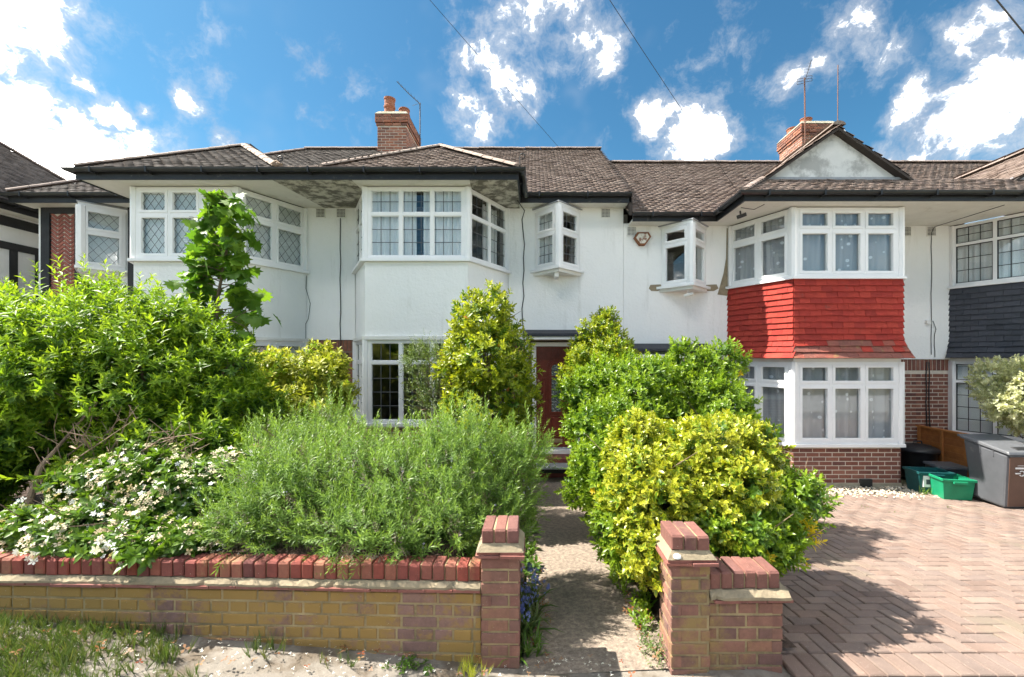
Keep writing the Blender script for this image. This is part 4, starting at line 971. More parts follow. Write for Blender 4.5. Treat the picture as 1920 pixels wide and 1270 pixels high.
cp = MB(); cp.hexa([(-.20,8.02,2.14),(1.10,8.02,2.14),(1.10,YW-.028,2.14),(-.20,YW-.028,2.14),(-.20,8.02,2.20),(1.10,8.02,2.20),(1.10,YW-.028,2.29),(-.20,YW-.028,2.29)])
cp.build('door_canopy', 'felt', main, bevel=.012)
MB().box(-.16, 8.05, 2.085, 1.06, YW-.0285, 2.139).build('canopy_fascia', 'paint_white', main)
gr = MB().tube([(-.06, YW-.02, 1.05), (-.06, YW-.10, 1.10), (-.035, YW-.11, 1.25), (-.06, YW-.10, 1.42), (-.06, YW-.02, 1.46)], .016, 8).build('grab_handle', 'upvc', main, True)
MB().box(-.16, YW-.06, 1.1, -.10, YW-.005, 2.07).build('side_trim', 'paint_white', main)
bb = MB().lathe([(.05,-.1),(.10,-.085),(.125,0),(.10,.085),(.04,.1)], (0,0,0), 16).build('hose_reel_box', 'blue_plastic', main, True)
bb.location = (-.13, YW-.10, .40); bb.scale = (1.25, .8, .85)
cable(main, [(-.08, YW-.05, .33), (-.02, YW-.06, .25), (-.0, YW-.06, .12), (-.04, YW-.06, 0), (-.1, YW-.05, -.06)], .009)
# right-hand porch: felt roof, door, lantern
cp = MB(); cp.hexa([(1.82,8.0,1.86),(3.42,8.0,1.86),(3.42,YW-.028,1.86),(1.82,YW-.028,1.86),(1.82,8.0,1.91),(3.42,8.0,1.91),(3.42,YW-.028,2.02),(1.82,YW-.028,2.02)])
cp.build('door_canopy', 'felt', right, bevel=.012)
MB().box(3.16, 7.95, 1.80, 3.74, YW-.03, 1.855).build('canopy_gutter', 'felt', right)
MB().box(1.86, 8.03, 1.735, 3.66, YW-.03, 1.80).build('canopy_fascia', 'paint_white', right)
X0, X1 = PB-4.95, PB-4.0
MB().box(X0+.06, YW+.03, -.33, X1-.06, YW+.075, 1.66).build('door', 'door_wood', right)
m = MB(); m.box(X0-.01, YW-.04, -.35, X0+.06, YW+.1, 1.73); m.box(X1-.06, YW-.04, -.35, X1+.01, YW+.1, 1.73); m.box(X0+.06, YW-.04, 1.66, X1-.06, YW+.1, 1.73); m.box(X0, YW-.1, -.55, X1, YW+.1, -.351); m.build('door_frame', 'paint_white', right)
X0, X1 = PB+4.0, PB+4.95
MB().box(X0, YW+.03, -.33, X1, YW+.075, 1.72).build('door', 'door_wood', farr)
X0, X1 = PA-4.95, PA-3.93
MB().box(X0, YW+.03, -.5, X1, YW+.075, 2.06).build('door', 'door_wood', left)
ln = MB().lathe([(.03,-.13),(.045,-.10),(.065,.04),(.075,.05),(.02,.12),(.012,.15)], (3.72, YW-.16, 1.30), 6).build('wall_lantern', 'black_paint', right)
MB().tube([(3.72, YW-.16, 1.45), (3.72, YW-.10, 1.5), (3.72, YW-.0, 1.42)], .012, 6).build('bracket', 'black_paint', ln)

# ---- half-timbered panels of the left house, with herringbone brick nogging
def timber_panel(x0, x1, z0, z1):
    y = YW-.03
    bk = MB().box(x0, y-.012, z0, x1, y-.001, z1).build('nogging_panel', 'mortar', left)
    l, wd = .17, .048; me = brick_mesh('herring_brick', l, .03, wd, .003); c45 = math.cos(R(45)); n = 0
    for i in range(-2, int((z1-z0)/.080)+3):
        for j in range(-1, int((x1-x0)/.13)+2):
            for s in (-1, 1):
                X = x0+j*.25+(.0625 if s > 0 else .1875); Z = z0+i*.080
                if x0+.04 < X < x1-.04 and z0+.05 < Z < z1-.05:
                    inst('brick', me, bk, (X, y-.012+(.001 if s > 0 else 0), Z), (0, s*R(40), 0), (.93, 1, 1))
def timbers(bars):
    for (x0, x1, z0, z1) in bars: MB().box(x0, YW-.085, z0, x1, YW-.0285, z1).build('timber', 'timber_black', left, bevel=.006)
timber_panel(-9.46, -8.97, 2.2, 4.6); timber_panel(-7.78, -7.52, 2.2, 4.6)
timbers([(-9.63, -9.46, 2.1, 4.675), (-8.97, -8.89, 2.1, 4.675), (-7.93, -7.78, 2.1, 4.675), (-9.46, -8.97, 4.56, 4.675), (-7.78, -7.50, 4.56, 4.675)])
MB().box(-9.60, YW+.02, GB, -9.55, 14.9, ZS).build('side_wall', 'render', left)
MB().box(-9.55, 14.7, GB, PA, 14.9, ZS).build('back_wall', 'render', left)
MB().box(PA, 14.7, GB, 1.8, 14.9, ZS).build('back_wall', 'render', main)
MB().box(1.8, 14.7, GB, PB, 14.9, ZS-.35).build('back_wall', 'render', right)
MB().box(PB, 14.7, GB, 13.3, 14.9, ZS-.35).build('back_wall', 'render', farr); MB().box(13.25, YW+.2, GB, 13.3, 14.7, ZS-.35).build('side_wall', 'render', farr)

# ---- the half-timbered neighbour beyond the gap on the left
nb = thing('detached_house', 'black and white half-timbered house at the far left edge', 'house', (-13.5, 10, -.4))
MB().box(-16.5, 7.6, GB, -10.75, 12.4, 4.72).build('rendered_wall', 'render', nb)
x = -10.75
tb = [(7.6, 12.4, 4.42, 4.62), (7.6, 12.4, 3.95, 4.10), (7.6, 12.4, 2.6, 2.75)]
for (ya, yb, za, zb) in tb: MB().box(x-.01, ya, za, x+.03, yb, zb).build('timber', 'timber_black', nb)
for y in (7.65, 8.25, 8.75, 9.2, 9.7, 10.4, 11.2): MB().box(x-.01, y, 2.75, x+.026, y+.13, 3.95).build('timber', 'timber_black', nb)
RA, RB, RC, RD = (-10.3, 7.2, 4.83), (-10.3, 12.8, 4.83), (-13.3, 9.5, 7.15), (-13.3, 10.2, 7.15)
q = [RB, RA, RC, RD]; r4 = slab(nb, 'roof', q); tiles('roof_tiles', q, (-1, 0), 'roof_tile_grey', r4, seed=71)
slab(nb, 'roof', [RA, (-16.9, 7.2, 4.83), (-13.9, 9.5, 7.15), RC]); slab(nb, 'roof', [RB, RD, (-13.9, 10.2, 7.15), (-16.9, 12.8, 4.83)])
half_round(r4, 'hip_tile', (-10.3, 12.8, 4.85), (-13.3, 10.2, 7.17), 'ridge_tile', seed=72); half_round(r4, 'hip_tile', (-10.3, 7.2, 4.85), (-13.3, 9.5, 7.17), 'ridge_tile', seed=73)
eaves(nb, [(-10.32, 7.22), (-10.32, 12.8)], 4.66, 4.80)
MB().box(-10.74, 7.3, 4.66, -10.33, 12.7, 4.69).build('soffit', 'soffit', nb)

# ---- curtains and blinds
def curtain(label, fc, u0, u1, z0, z1, v, mat, folds, amp=.03, group=None, name='curtain'):
    n = int(folds*10); V = []
    for i in range(n+1):
        t = i/n; u_ = u0+(u1-u0)*t; a = v+amp*math.sin(t*folds*2*math.pi)+amp*.4*math.sin(t*folds*3.1+1)
        V.append((fc.W(u_, a, z0), fc.W(u_, a*1.0+.004, (z0+z1)/2), fc.W(u_, a*.98, z1)))
    mb = MB(); mb.v = [tuple(p) for c in V for p in c]
    mb.f = [(3*i+k, 3*i+3+k, 3*i+4+k, 3*i+1+k) for i in range(n) for k in (0, 1)]
    o = mb.build(name, mat, None, True); return tag(o, label, 'curtain', group)
def blind(label, fc, u0, u1, z0, z1, v, tilt=72, pitch=.042, group='white slatted blinds'):
    b = thing('venetian_blind', label, 'blind', fc.W((u0+u1)/2, v, z0), 0, group)
    L = u1-u0; me = MB().box(-L/2, -.024, -.0015, L/2, .024, .0015).mesh('slat', 'blind'); z = z0
    while z < z1-.05:
        inst('slat', me, b, fc.W((u0+u1)/2, v, z), (R(tilt), 0, fc.rz)); z += pitch
    hb = MB(); fc.box(hb, u0, u1, v-.025, v+.025, z1-.05, z1); hb.build('head_rail', 'blind', b)
    for k in (.25, .75):
        c = MB(); x = u0+L*k; fc.box(c, x-.002, x+.002, v+.026, v+.029, z0, z1-.05); c.build('cord', 'blind', b)
fM = [Facet(bayM[i], bayM[i+1]) for i in range(3)]; fL = [Facet(bayL[i], bayL[i+1]) for i in range(3)]
fR = [Facet(bayR[i], bayR[i+1]) for i in range(3)]; fF = [Facet(bayF[i], bayF[i+1]) for i in range(3)]
curtain('white curtain on the left of the upper bay of the red-door house', fM[1], .08, .86, 3.46, 4.62, -.085, 'curtain_white', 7, .02)  # gap to the next curtain is shaped to stand for a lamp-post reflection
curtain('white curtain on the right of the upper bay of the red-door house', fM[1], .98, 1.70, 3.46, 4.62, -.085, 'curtain_white', 7, .02)
curtain('white curtain in the right-hand side light of the upper white bay', fM[2], .7, 1.2, 3.46, 4.62, -.22, 'curtain_white', 5)
for i, nm in enumerate(('left', 'front', 'right')):
    curtain('spotted net curtain behind the %s lights of the upper red-house bay' % nm, fR[i], .06, fR[i].L-.06, 3.16, 4.28, -.10, 'net_spotted', 9, .018, 'net curtains in the red-tiled bay', 'net_curtain')
    curtain('spotted net curtain behind the %s lights of the ground-floor red-house bay' % nm, fR[i], .06, fR[i].L-.06, .30, 1.64, -.12, 'net_spotted', 8, .03, 'net curtains in the red-tiled bay', 'net_curtain')
curtain('pale curtain drawn behind the upper window of the slate-hung bay', fF[0], .08, fF[0].L-.08, 3.16, 4.28, -.09, 'curtain_white', 9, .02)
curtain('pale curtain behind the upper front window of the slate-hung bay', fF[1], .08, fF[1].L-.08, 3.16, 4.28, -.09, 'curtain_white', 9, .02)
blind('white slatted blind in the lower window of the slate-hung bay', fF[0], .08, fF[0].L-.08, .32, 1.62, -.085)
blind('white slatted blind behind the lower front window of the slate-hung bay', fF[1], .08, fF[1].L-.08, .32, 1.62, -.085)
blind('white slatted blind in the upper front diamond-leaded bay window', fL[1], .08, fL[1].L-.08, 3.46, 4.62, -.085)
blind('white slatted blind in the right side of the diamond-leaded bay', fL[2], .08, fL[2].L-.08, 3.46, 4.62, -.085)
blind('white slatted blind in the lower diamond-leaded window beside the golden shrub', fL[2], .08, fL[2].L-.08, .7, 2.0, -.085)
vL = Facet((PA-4.45, YW-.50), (PA-4.45+.44, YW-.028)); blind('white slatted blind in the narrow corner window between black timbers', vL, .08, vL.L-.06, 3.48, 4.55, -.10)
vM = Facet((.47-.44, YW-.028), (.47, YW-.5)); curtain('grey-white curtain in the corner window above the red door', vM, .06, .5, 3.48, 4.54, -.10, 'curtain_white', 4, .02)

# ------------------------------------------------------------------ front walls and pillars
def capped(parent, x0, x1, y0, y1, ztop, seed, over=.03, pillar=False):
    """mortar bed, tile creasing and brick-on-edge coping on a wall run (plan rectangle)"""
    mb = MB().hexa([(x0-.03,y0-.03,ztop-.135),(x1+.03,y0-.03,ztop-.135),(x1+.03,y1+.03,ztop-.135),(x0-.03,y1+.03,ztop-.135),(x0+.006,y0+.006,ztop-.095),(x1-.006,y0+.006,ztop-.095),(x1-.006,y1-.006,ztop-.095),(x0+.006,y1-.006,ztop-.095)])
    mb.box(x0+.01, y0+.012, ztop-.10, x1-.01, y1-.012, ztop-.006)
    mb.build('mortar_bed', 'cement', parent)
def creasing(parent, f, u0, u1, z, mat='creasing', seed=0, proud=.028, depth=.27):
    rr = random.Random(seed); n = max(1, round((u1-u0)/.165)); w_ = (u1-u0)/n
    me = MB().box(-w_/2+.002, 0, -.008, w_/2-.002, depth, .008).mesh('creasing_tile', mat)
    for i in range(n):
        inst('creasing_tile', me, parent, f.W(u0+(i+.5)*w_, proud+rr.uniform(-.008,.006), z+rr.uniform(-.002,.002)), (rr.uniform(-.02,.02), rr.uniform(-.012,.012), f.rz))
def coping(parent, f, u0, u1, ztop, seed=0, mat='coping_brick', h=.10, depth=.11):
    rr = random.Random(seed); n = max(1, round((u1-u0)/.0745)); w_ = (u1-u0)/n
    x, y, z, c = w_/2-.004, depth, h, .006
    mb = MB(); mb.add([(-x,0+c,0),(x,0+c,0),(x,y,0),(-x,y,0),(-x+c,0,c),(x-c,0,c),(-x,c,z-c*1.6),(x,c,z-c*1.6),(x,y,z-c),(-x,y,z-c),(-x+c,0,z-c*2),(x-c,0,z-c*2),(-x+c,c*1.6,z),(x-c,c*1.6,z),(x-c,y,z),(-x+c,y,z)],
        [(0,1,5,4),(4,5,11,10),(0,4,10,6),(5,1,7,11),(10,11,13,12),(6,10,12),(11,7,13),(12,13,14,15),(6,12,15,9),(13,7,8,14),(0,6,9,3),(1,2,8,7),(3,9,8,2),(9,15,14,8)])
    me = mb.mesh('coping_brick', mat)
    for i in range(n):
        inst('coping_brick', me, parent, f.W(u0+(i+.5)*w_, rr.uniform(-.004,.004), ztop-h+rr.uniform(-.004,.004)), (rr.uniform(-.01,.01), rr.uniform(-.02,.02), f.rz+rr.uniform(-.015,.015)))
gw = thing('garden_wall', 'low brick garden wall with ochre algae and red brick-on-edge coping', 'wall', (-2.4, 2.67, 0))
fw = Facet((-4.85, 2.735), (-.32, 2.60))
core = MB(); fw.box(core, 0, fw.L, -.205, -.004, -.30, .39); fw.box(core, 0, fw.L, -.095, -.015, .39, .485)
core = core.build('wall_core', 'wall_mortar', gw)
fc0 = Facet(fw.W(0, -.004, 0)[:2], fw.W(fw.L, -.004, 0)[:2])
brick_panel(core, fc0, 0, fw.L, -.19, .335, 'wall_brick', seed=301, headers=True, proud=.006)
def ledge(parent, f, u0, u1, z0, z1, v0, v1, seed, back=-.08):
    rr = random.Random(seed); n = max(2, int((u1-u0)/.035)); m = MB(); a = 0
    for i in range(n+1):
        u_ = u0+(u1-u0)*i/n; a = a*.7+rr.gauss(0, .35); c = max(-1.2, min(1.2, a)); bite = .5 if rr.random() < .06 else 1
        m.v += [f.W(u_, v0*bite+c*.006, z0), f.W(u_, v0*bite+c*.007, z0+(z1-z0)*.35+rr.gauss(0, .002)), f.W(u_, v1+c*.003, z1+rr.gauss(0, .002)), f.W(u_, back, z1), f.W(u_, back, z0)]
    for i in range(n):
        for k in range(5): m.f.append((5*i+k, 5*i+5+k, 5*i+5+(k+1) % 5, 5*i+(k+1) % 5))
    m.f += [(0, 1, 2, 3, 4), tuple(5*n+k for k in (4, 3, 2, 1, 0))]
    return m.build('mortar_haunch', 'cement', parent)
ledge(gw, fw, 0, fw.L, .355, .394, .026, .003, 77)
creasing(core, fw, 0, fw.L, .346, seed=302); coping(core, fw, 0, fw.L, .495, seed=303)
def pillar(name, label, x0, x1, y0, y1, ztop, seed, extra=None):
    t = thing(name, label, 'pillar' if not extra else 'wall', ((x0+x1)/2, y0, gz(x0, y0)))
    c = MB().box(x0+.006, y0+.006, -.32, x1-.006, y1-.006, ztop-.165); c.box(x0+.012, y0+.014, ztop-.165, x1-.012, y1-.01, ztop-.008)
    if extra: c.box(x1-.006, y0+.026, -.32, extra-.006, y1-.006, .335); c.box(x1, y0+.03, .335, extra-.02, y1-.01, .49)
    c = c.build('pillar_core', 'wall_mortar', t)
    zc = ztop-.165; n = 11; zb = zc-n*.075
    for (A, B) in (((x0, y0+.006), (x1, y0+.006)), ((x1-.006, y0), (x1-.006, y1)), ((x0+.006, y1), (x0+.006, y0))):
        f = Facet(A, B)
        if extra and A[0] > x0+.1 and B[0] > x0+.1 and A[0] == B[0]: brick_panel(c, f, 0, f.L, .50, zc, 'pillar_brick', seed=seed+7)
        else: brick_panel(c, f, 0, f.L, zb, zc, 'pillar_brick', seed=seed, headers=True)
    f = Facet((x0-.004, y0-.004), (x1+.004, y0-.004)); D = y1-y0
    for k, z in ((0, ztop-.155), (1, ztop-.137)): creasing(c, f, -.03+.008*k, f.L+.03-.008*k, z, seed=seed+2+k, proud=.030-.008*k, depth=D+.06)
    m = MB().hexa([(x0-.028,y0-.028,ztop-.128),(x1+.028,y0-.028,ztop-.128),(x1+.028,y1+.028,ztop-.128),(x0-.028,y1+.028,ztop-.128),(x0+.004,y0+.002,ztop-.085),(x1-.004,y0+.002,ztop-.085),(x1-.004,y1-.004,ztop-.085),(x0+.004,y1-.004,ztop-.085)])
    m.build('mortar_haunch', 'cement', t)
    coping(c, Facet((x0, y0), (x1, y0)), 0, x1-x0, ztop, seed=seed+5, mat='cap_brick', h=.085, depth=D)
    if extra:
        f = Facet((x1, y0+.026), (extra, y0+.026)); brick_panel(c, f, 0, f.L, zb, .33, 'pillar_brick', seed=seed+9, headers=True)
        g = Facet((extra-.006, y0+.02), (extra-.006, y1)); brick_panel(c, g, 0, g.L, zb, .33, 'pillar_brick', seed=seed+11, headers=True)
        f = Facet((x1+.002, y0+.02), (extra, y0+.02)); creasing(c, f, .02, f.L+.05, .346, seed=seed+12)
        ledge(t, Facet((x1, y0+.02), (extra+.03, y0+.02)), 0, extra+.03-x1, .357, .404, .036, .004, seed+31, -.16)
        h = MB(); h.hexa([(x1,y0+.002,.358),(extra+.045,y0-.012,.358),(extra+.045,y1,.358),(x1,y1,.358),(x1,y0+.02,.402),(extra-.01,y0+.02,.402),(extra-.01,y1,.402),(x1,y1,.402)]); h.build('mortar_haunch', 'cement', t)
        coping(c, f, .0, f.L-.01, .505, seed=seed+13, mat='cap_brick', depth=.19)
    return t
pillar('gate_pillar', 'brick gate pillar at the right end of the long garden wall', -.315, -.085, 2.575, 2.80, .725, 401)
pillar('wall_stub', 'short brick wall stub with taller pillar between path and driveway', .80, 1.03, 2.48, 2.705, .725, 431, extra=1.46)
MB_ = MB().lathe([(.012, 0), (.024, .008), (.022, .02), (.008, .027)], (.83, 2.465, .60), 10).build('pebble', 'paper'); tag(MB_, 'white pebble lying on the ledge of the right pillar', 'pebble')

# ------------------------------------------------------------------ things on the drive and by the door
fn = thing('fence', 'orange-brown larch-lap fence panel between the two right-hand drives', 'fence', (7.5, 7.3, -.5))
bm_ = MB().hexa([(-.008,-1.0,0),(.008,-1.0,0),(.008,1.0,0),(-.008,1.0,0),(-.022,-1.0,.14),(-.010,-1.0,.14),(-.010,1.0,.14),(-.022,1.0,.14)]).mesh('board', 'fence_wood')
rr = random.Random(17)
for k in range(8): inst('board', bm_, fn, (7.5+.006, 7.32, -.56+.118*k), (0, rr.uniform(-.01,.01), rr.uniform(-.003,.003)))
for y in (6.36, 6.86, 7.36, 7.80, 8.26): inst('batten', MB().box(-.012, -.025, 0, .012, .025, .97).mesh('batten', 'fence_wood'), fn, (7.465, y, -.56))
MB().box(7.455, 6.32, .40, 7.53, 8.32, .43).build('capping_rail', 'fence_wood', fn)
bn_ = thing('wheelie_bin', 'grey wheelie bin with a brown reflection painted on its front at the right edge of the drive', 'bin', (6.98, 6.36, -.43))
def taper(x0, x1, y0, y1, z0, z1, i, mb=None):
    mb = mb or MB(); return mb.hexa([(x0+i,y0+i,z0),(x1-i,y0+i,z0),(x1-i,y1-i,z0),(x0+i,y1-i,z0),(x0,y0,z1),(x1,y0,z1),(x1,y1,z1),(x0,y1,z1)])
b_ = MB(); b_.hexa([(-.24,-.26,.02),(.24,-.26,.02),(.24,.22,.05),(-.24,.22,.05),(-.28,-.33,.80),(.28,-.33,.80),(.28,.30,.92),(-.28,.30,.92)])
body = b_.build('body', 'bin_grey', bn_, local=True, bevel=.035)
f_ = MB().hexa([(-.205,-.268,.05),(.205,-.268,.05),(.205,-.25,.05),(-.205,-.25,.05),(-.245,-.335,.77),(.245,-.335,.77),(.245,-.31,.77),(-.245,-.31,.77)]); fp = f_.build('reflection_panel', 'bin_front_reflection', bn_, local=True); fp['label'] = 'brown reflection painted on the front of the bin'
pr = MB()
for (x0, x1, z0, z1) in ((-.13,.10,.645,.65),(-.16,.12,.60,.622),(-.16,-.09,.53,.545)): pr.hexa([(x0,-.329,z0),(x1,-.329,z0),(x1,-.318,z0),(x0,-.318,z0),(x0,-.331,z1),(x1,-.331,z1),(x1,-.320,z1),(x0,-.320,z1)])
pr.tube([(-.07+.035*math.cos(t), -.325, .537+.035*math.sin(t)) for t in np.linspace(2.4, -2.4, 12)], .007, 5)
pr.build('printed_mark', 'paper', fp, local=True)
l_ = MB().hexa([(-.30,-.37,.80),(.30,-.37,.80),(.30,.34,.925),(-.30,.34,.925),(-.285,-.35,.85),(.285,-.35,.85),(.285,.33,.985),(-.285,.33,.985)]); lid = l_.build('lid', 'bin_lid', bn_, local=True, bevel=.015)
MB().hexa([(-.10,-.30,.862),(.10,-.30,.862),(.10,-.20,.880),(-.10,-.20,.880),(-.09,-.29,.872),(.09,-.29,.872),(.09,-.21,.89),(-.09,-.21,.89)]).build('lid_grip', 'black_plastic', lid, local=True)
MB().tube([(-.28,.37,.955),(.28,.37,.955)], .018, 8).build('handle_bar', 'bin_lid', lid, local=True)
for s in (-1, 1):
    wh = MB().lathe([(.03,-.03),(.09,-.03),(.10,-.015),(.10,.015),(.09,.03),(.03,.03)], (0,0,0), 20).build('wheel', 'rubber', bn_, local=True, smooth=False); wh.rotation_euler = (0, R(90), 0); wh.location = (s*.27, .27, .10)
    MB().lathe([(.012,-.034),(.055,-.034),(.06,-.02),(.06,.02),(.055,.034),(.012,.034)], (0,0,0), 12).build('hub', 'bin_lid', wh, local=True)
for x in (-.275,):
    for y in (-.14, .04): MB().box(x-.008, y-.01, .74, x+.004, y+.01, .86).build('rib', 'bin_grey', body, local=True)
def tub(name, label, x, y, rz, lx, ly, h, mat, lab=False):
    t = thing(name, label, 'box', (x, y, gz(x, y)+.005), rz, 'recycling boxes by the bay'); i = .03
    m = MB(); X, Y = lx/2, ly/2; w_ = .012
    o_ = [(-X+i,-Y+i),(X-i,-Y+i),(X-i,Y-i),(-X+i,Y-i)]; T_ = [(-X,-Y),(X,-Y),(X,Y),(-X,Y)]; I_ = [(-X+w_,-Y+w_),(X-w_,-Y+w_),(X-w_,Y-w_),(-X+w_,Y-w_)]; J_ = [(-X+i+w_,-Y+i+w_),(X-i-w_,-Y+i+w_),(X-i-w_,Y-i-w_),(-X+i+w_,Y-i-w_)]
    m.v = [(*p, 0) for p in o_]+[(*p, h) for p in T_]+[(*p, h) for p in I_]+[(*p, .02) for p in J_]
    m.f = [(3,2,1,0)]+[(k,(k+1)%4,4+(k+1)%4,4+k) for k in range(4)]+[(4+k,4+(k+1)%4,8+(k+1)%4,8+k) for k in range(4)]+[(8+k,8+(k+1)%4,12+(k+1)%4,12+k) for k in range(4)]+[(12,13,14,15)]
    m.build('tub', mat, t, local=True)
    r_ = MB()
    for (a, b, c, d) in ((-X-.018,X+.018,-Y-.018,-Y+.004),(-X-.018,X+.018,Y-.004,Y+.018),(-X-.018,-X+.004,-Y+.004,Y-.004),(X-.004,X+.018,-Y+.004,Y-.004)): r_.box(a, c, h-.035, b, d, h+.004)
    rim_ = r_.build('rim', mat, t, local=True, bevel=.005)
    MB().box(-.09, -Y-.045, h-.06, .09, -Y-.019, h-.03).build('handle', mat, rim_, local=True)
    if lab:
        q = MB().box(-.19, -Y-.002, h*.34, .05, -Y+.022, h*.84).build('label_sheet', 'paper', t, local=True)
        MB().box(-.06, -Y-.004, h*.44, .02, -Y-.0015, h*.72).build('printed_mark', 'print_blue', q, local=True); MB().box(-.15, -Y-.004, h*.46, -.09, -Y-.0015, h*.68).build('printed_mark', 'print_dark', q, local=True)
    return t
tub('recycling_box', 'dark teal recycling box with a printed white label beside the bay', 6.50, 7.02, R(-8), .50, .34, .36, 'box_teal', True)
tub('recycling_box', 'open bright green recycling box in front of the grey bin', 6.55, 6.70, R(-12), .42, .36, .33, 'box_green')
db = thing('dustbin', 'round black plastic dustbin with domed lid in the corner by the fence', 'bin', (7.14, 7.93, -.50))
MB().lathe([(.24,0),(.28,.48),(.30,.50),(.30,.53)], (0,0,0), 26).build('body', 'black_plastic', db, True, local=True)
dl_ = MB().lathe([(.315,.50),(.32,.55),(.30,.575),(.2,.625),(.06,.645),(.02,.65)], (0,0,0), 26).build('lid', 'black_plastic', db, True, local=True)
MB().tube([(-.08,0,.64),(-.07,0,.69),(.07,0,.69),(.08,0,.64)], .014, 6).build('handle', 'black_plastic', dl_, local=True)
cd = thing('food_caddy', 'small grey lidded caddy between the dustbin and the green box', 'bin', (7.02, 7.26, gz(7, 7.26)), R(-10))
taper(-.2,.2,-.19,.19,0,.36,.03).build('body', 'bin_grey', cd, local=True, bevel=.02)
taper(-.215,.215,-.205,.205,.36,.41,-.01).build('lid', 'bin_lid', cd, local=True, bevel=.015)
bagm = MB().lathe([(.02,0),(.13,.03),(.15,.10),(.09,.17),(.03,.2)], (0,0,0), 12)
bagm.v = [(x*(1+.2*math.sin(9*z*7+x*30)), y*(1+.2*math.cos(x*25)), z) for x, y, z in bagm.v]
bg_ = bagm.build('plastic_bag', 'paper', None, True); bg_.location = (6.98, 6.80, gz(7, 6.8)); tag(bg_, 'crumpled clear plastic bag between green box and grey bin', 'bag')
rp = thing('portable_step', 'low grey metal step on dark legs in front of the red doorstep', 'step', (.42, 7.75, gz(.42, 7.75)))
MB().box(.05, 7.58, -.245, .80, 7.935, -.215).build('tread', 'metal_grey', rp, bevel=.004)
for x in (.07, .75):
    for y in (7.60, 7.88): MB().box(x, y, gz(x, y)-.01, x+.03, y+.03, -.2455).build('leg', 'black_paint', rp)
MB().box(.08, 7.90, -.40, .77, 7.925, -.2455).build('under_tread_shade', 'black_paint', rp)  # black sheet added to give the shade under the tread

# overhead wires and their pole across the road
TP = (-9.5, -8.0, 8.6)
po = thing('telegraph_pole', 'wooden telegraph pole across the road carrying the house wires', 'pole', (TP[0], TP[1], -.2))
MB().tube([(TP[0], TP[1], -.3), (TP[0], TP[1], 9.0)], .14, 10, True, .10).build('shaft', 'bark', po); MB().box(TP[0]-.6, TP[1]-.05, 8.5, TP[0]+.6, TP[1]+.05, 8.62).build('crossarm', 'bark', po)
def wire(a, b, sag, r, label):
    a, b = Vector(a), Vector(b); pts = [a.lerp(b, t)-Vector((0, 0, sag*4*t*(1-t))) for t in np.linspace(0, 1, 18)]
    tag(MB().tube(pts, r, 4).build('overhead_wire', 'bird_cable'), label, 'wire', 'overhead wires')
wire(TP, (1.32, 7.98, 4.72), .15, .0032, 'thin overhead wire running down to the eaves above the red door')
wire(TP, (3.36, 6.95, 4.40), .45, .0032, 'thin overhead wire running down to the red-tiled house gutter')
wire((-19, -8, 8.2), (10.4, 7.45, 5.2), .2, .008, 'thick dark overhead wire crossing the top right corner')

# ------------------------------------------------------------------ plants
def rot_to(d, roll):
    """(M,3,3) matrices turning +Z onto directions d, with a roll about it"""
    d = d/np.linalg.norm(d, axis=1, keepdims=True)
    h = np.where(np.abs(d[:, 2:3]) < .95, np.array([[0, 0, 1.]]), np.array([[1., 0, 0]]))
    a = np.cross(h, d); a /= np.linalg.norm(a, axis=1, keepdims=True); b = np.cross(d, a)
    c, s = np.cos(roll)[:, None], np.sin(roll)[:, None]
    return np.stack([a*c+b*s, -a*s+b*c, d], axis=2)
LEAF = {  # verts, tris, edge attribute
 'lance': ([(0,0,0),(-.5,.42,.10),(0,.46,0),(.5,.42,.10),(0,1,-.10)], [(0,2,1),(0,3,2),(1,2,4),(2,3,4)], [.3,1,0,1,.7]),
 'oval': ([(0,0,0),(-.42,.25,.08),(0,.28,0),(.42,.25,.08),(-.5,.62,.05),(0,.64,-.03),(.5,.62,.05),(0,1,-.14)], [(0,2,1),(0,3,2),(1,2,5),(1,5,4),(2,3,6),(2,6,5),(4,5,7),(5,6,7)], [.3,.8,0,.8,1,0,1,1]),
 'needle': ([(0,0,0),(-.5,.5,0),(.5,.5,0),(0,1,-.05)], [(0,2,1),(1,2,3)], [0,0,0,0]),
 'strap': ([(-.3,0,0),(.3,0,0),(-.5,.4,.22),(.5,.4,.22),(-.35,.75,.20),(.35,.75,.20),(0,1,.05)], [(0,1,3),(0,3,2),(2,3,5),(2,5,4),(4,5,6)], [0]*7),
 'blade': ([(-.5,0,0),(.5,0,0),(-.35,.5,.10),(.35,.5,.10),(0,1,.30)], [(0,1,3),(0,3,2),(2,3,4)], [0]*5),
}
def shoot(n, stem, llen, lwid, t0, t1, kind, seed, jit=.25, grow=.6, start=.0):
    rg = np.random.default_rng(seed); lv, lf, le = LEAF[kind]; lv = np.array(lv); lf = np.array(lf); V, T, tip, ed = [], [], [], []
    for i in range(n):
        t = start+(1-start)*(i+.5)/n; az = i*2.39996+rg.normal(0, .3); tl = math.radians(t0+(t1-t0)*t+rg.normal(0, 10))
        L = llen*(1-(1-grow)*t)*rg.uniform(1-jit, 1+jit*.6); W_ = lwid*L/llen
        p = lv*np.array([W_, L, L])
        # leaf axis +Y leaves the stem at angle tl
        ca, sa = math.cos(math.pi/2-tl), math.sin(math.pi/2-tl)
        p = np.stack([p[:, 0], p[:, 1]*ca-p[:, 2]*sa, p[:, 1]*sa+p[:, 2]*ca], 1)
        c, s = math.cos(az), math.sin(az)
        p = np.stack([p[:, 0]*c-p[:, 1]*s, p[:, 0]*s+p[:, 1]*c, p[:, 2]], 1); p[:, 2] += stem*t
        T.append(lf+sum(len(v) for v in V)); V.append(p); tip += [t]*len(lv); ed += le
    return np.concatenate(V), np.concatenate(T), np.array(tip), np.array(ed)
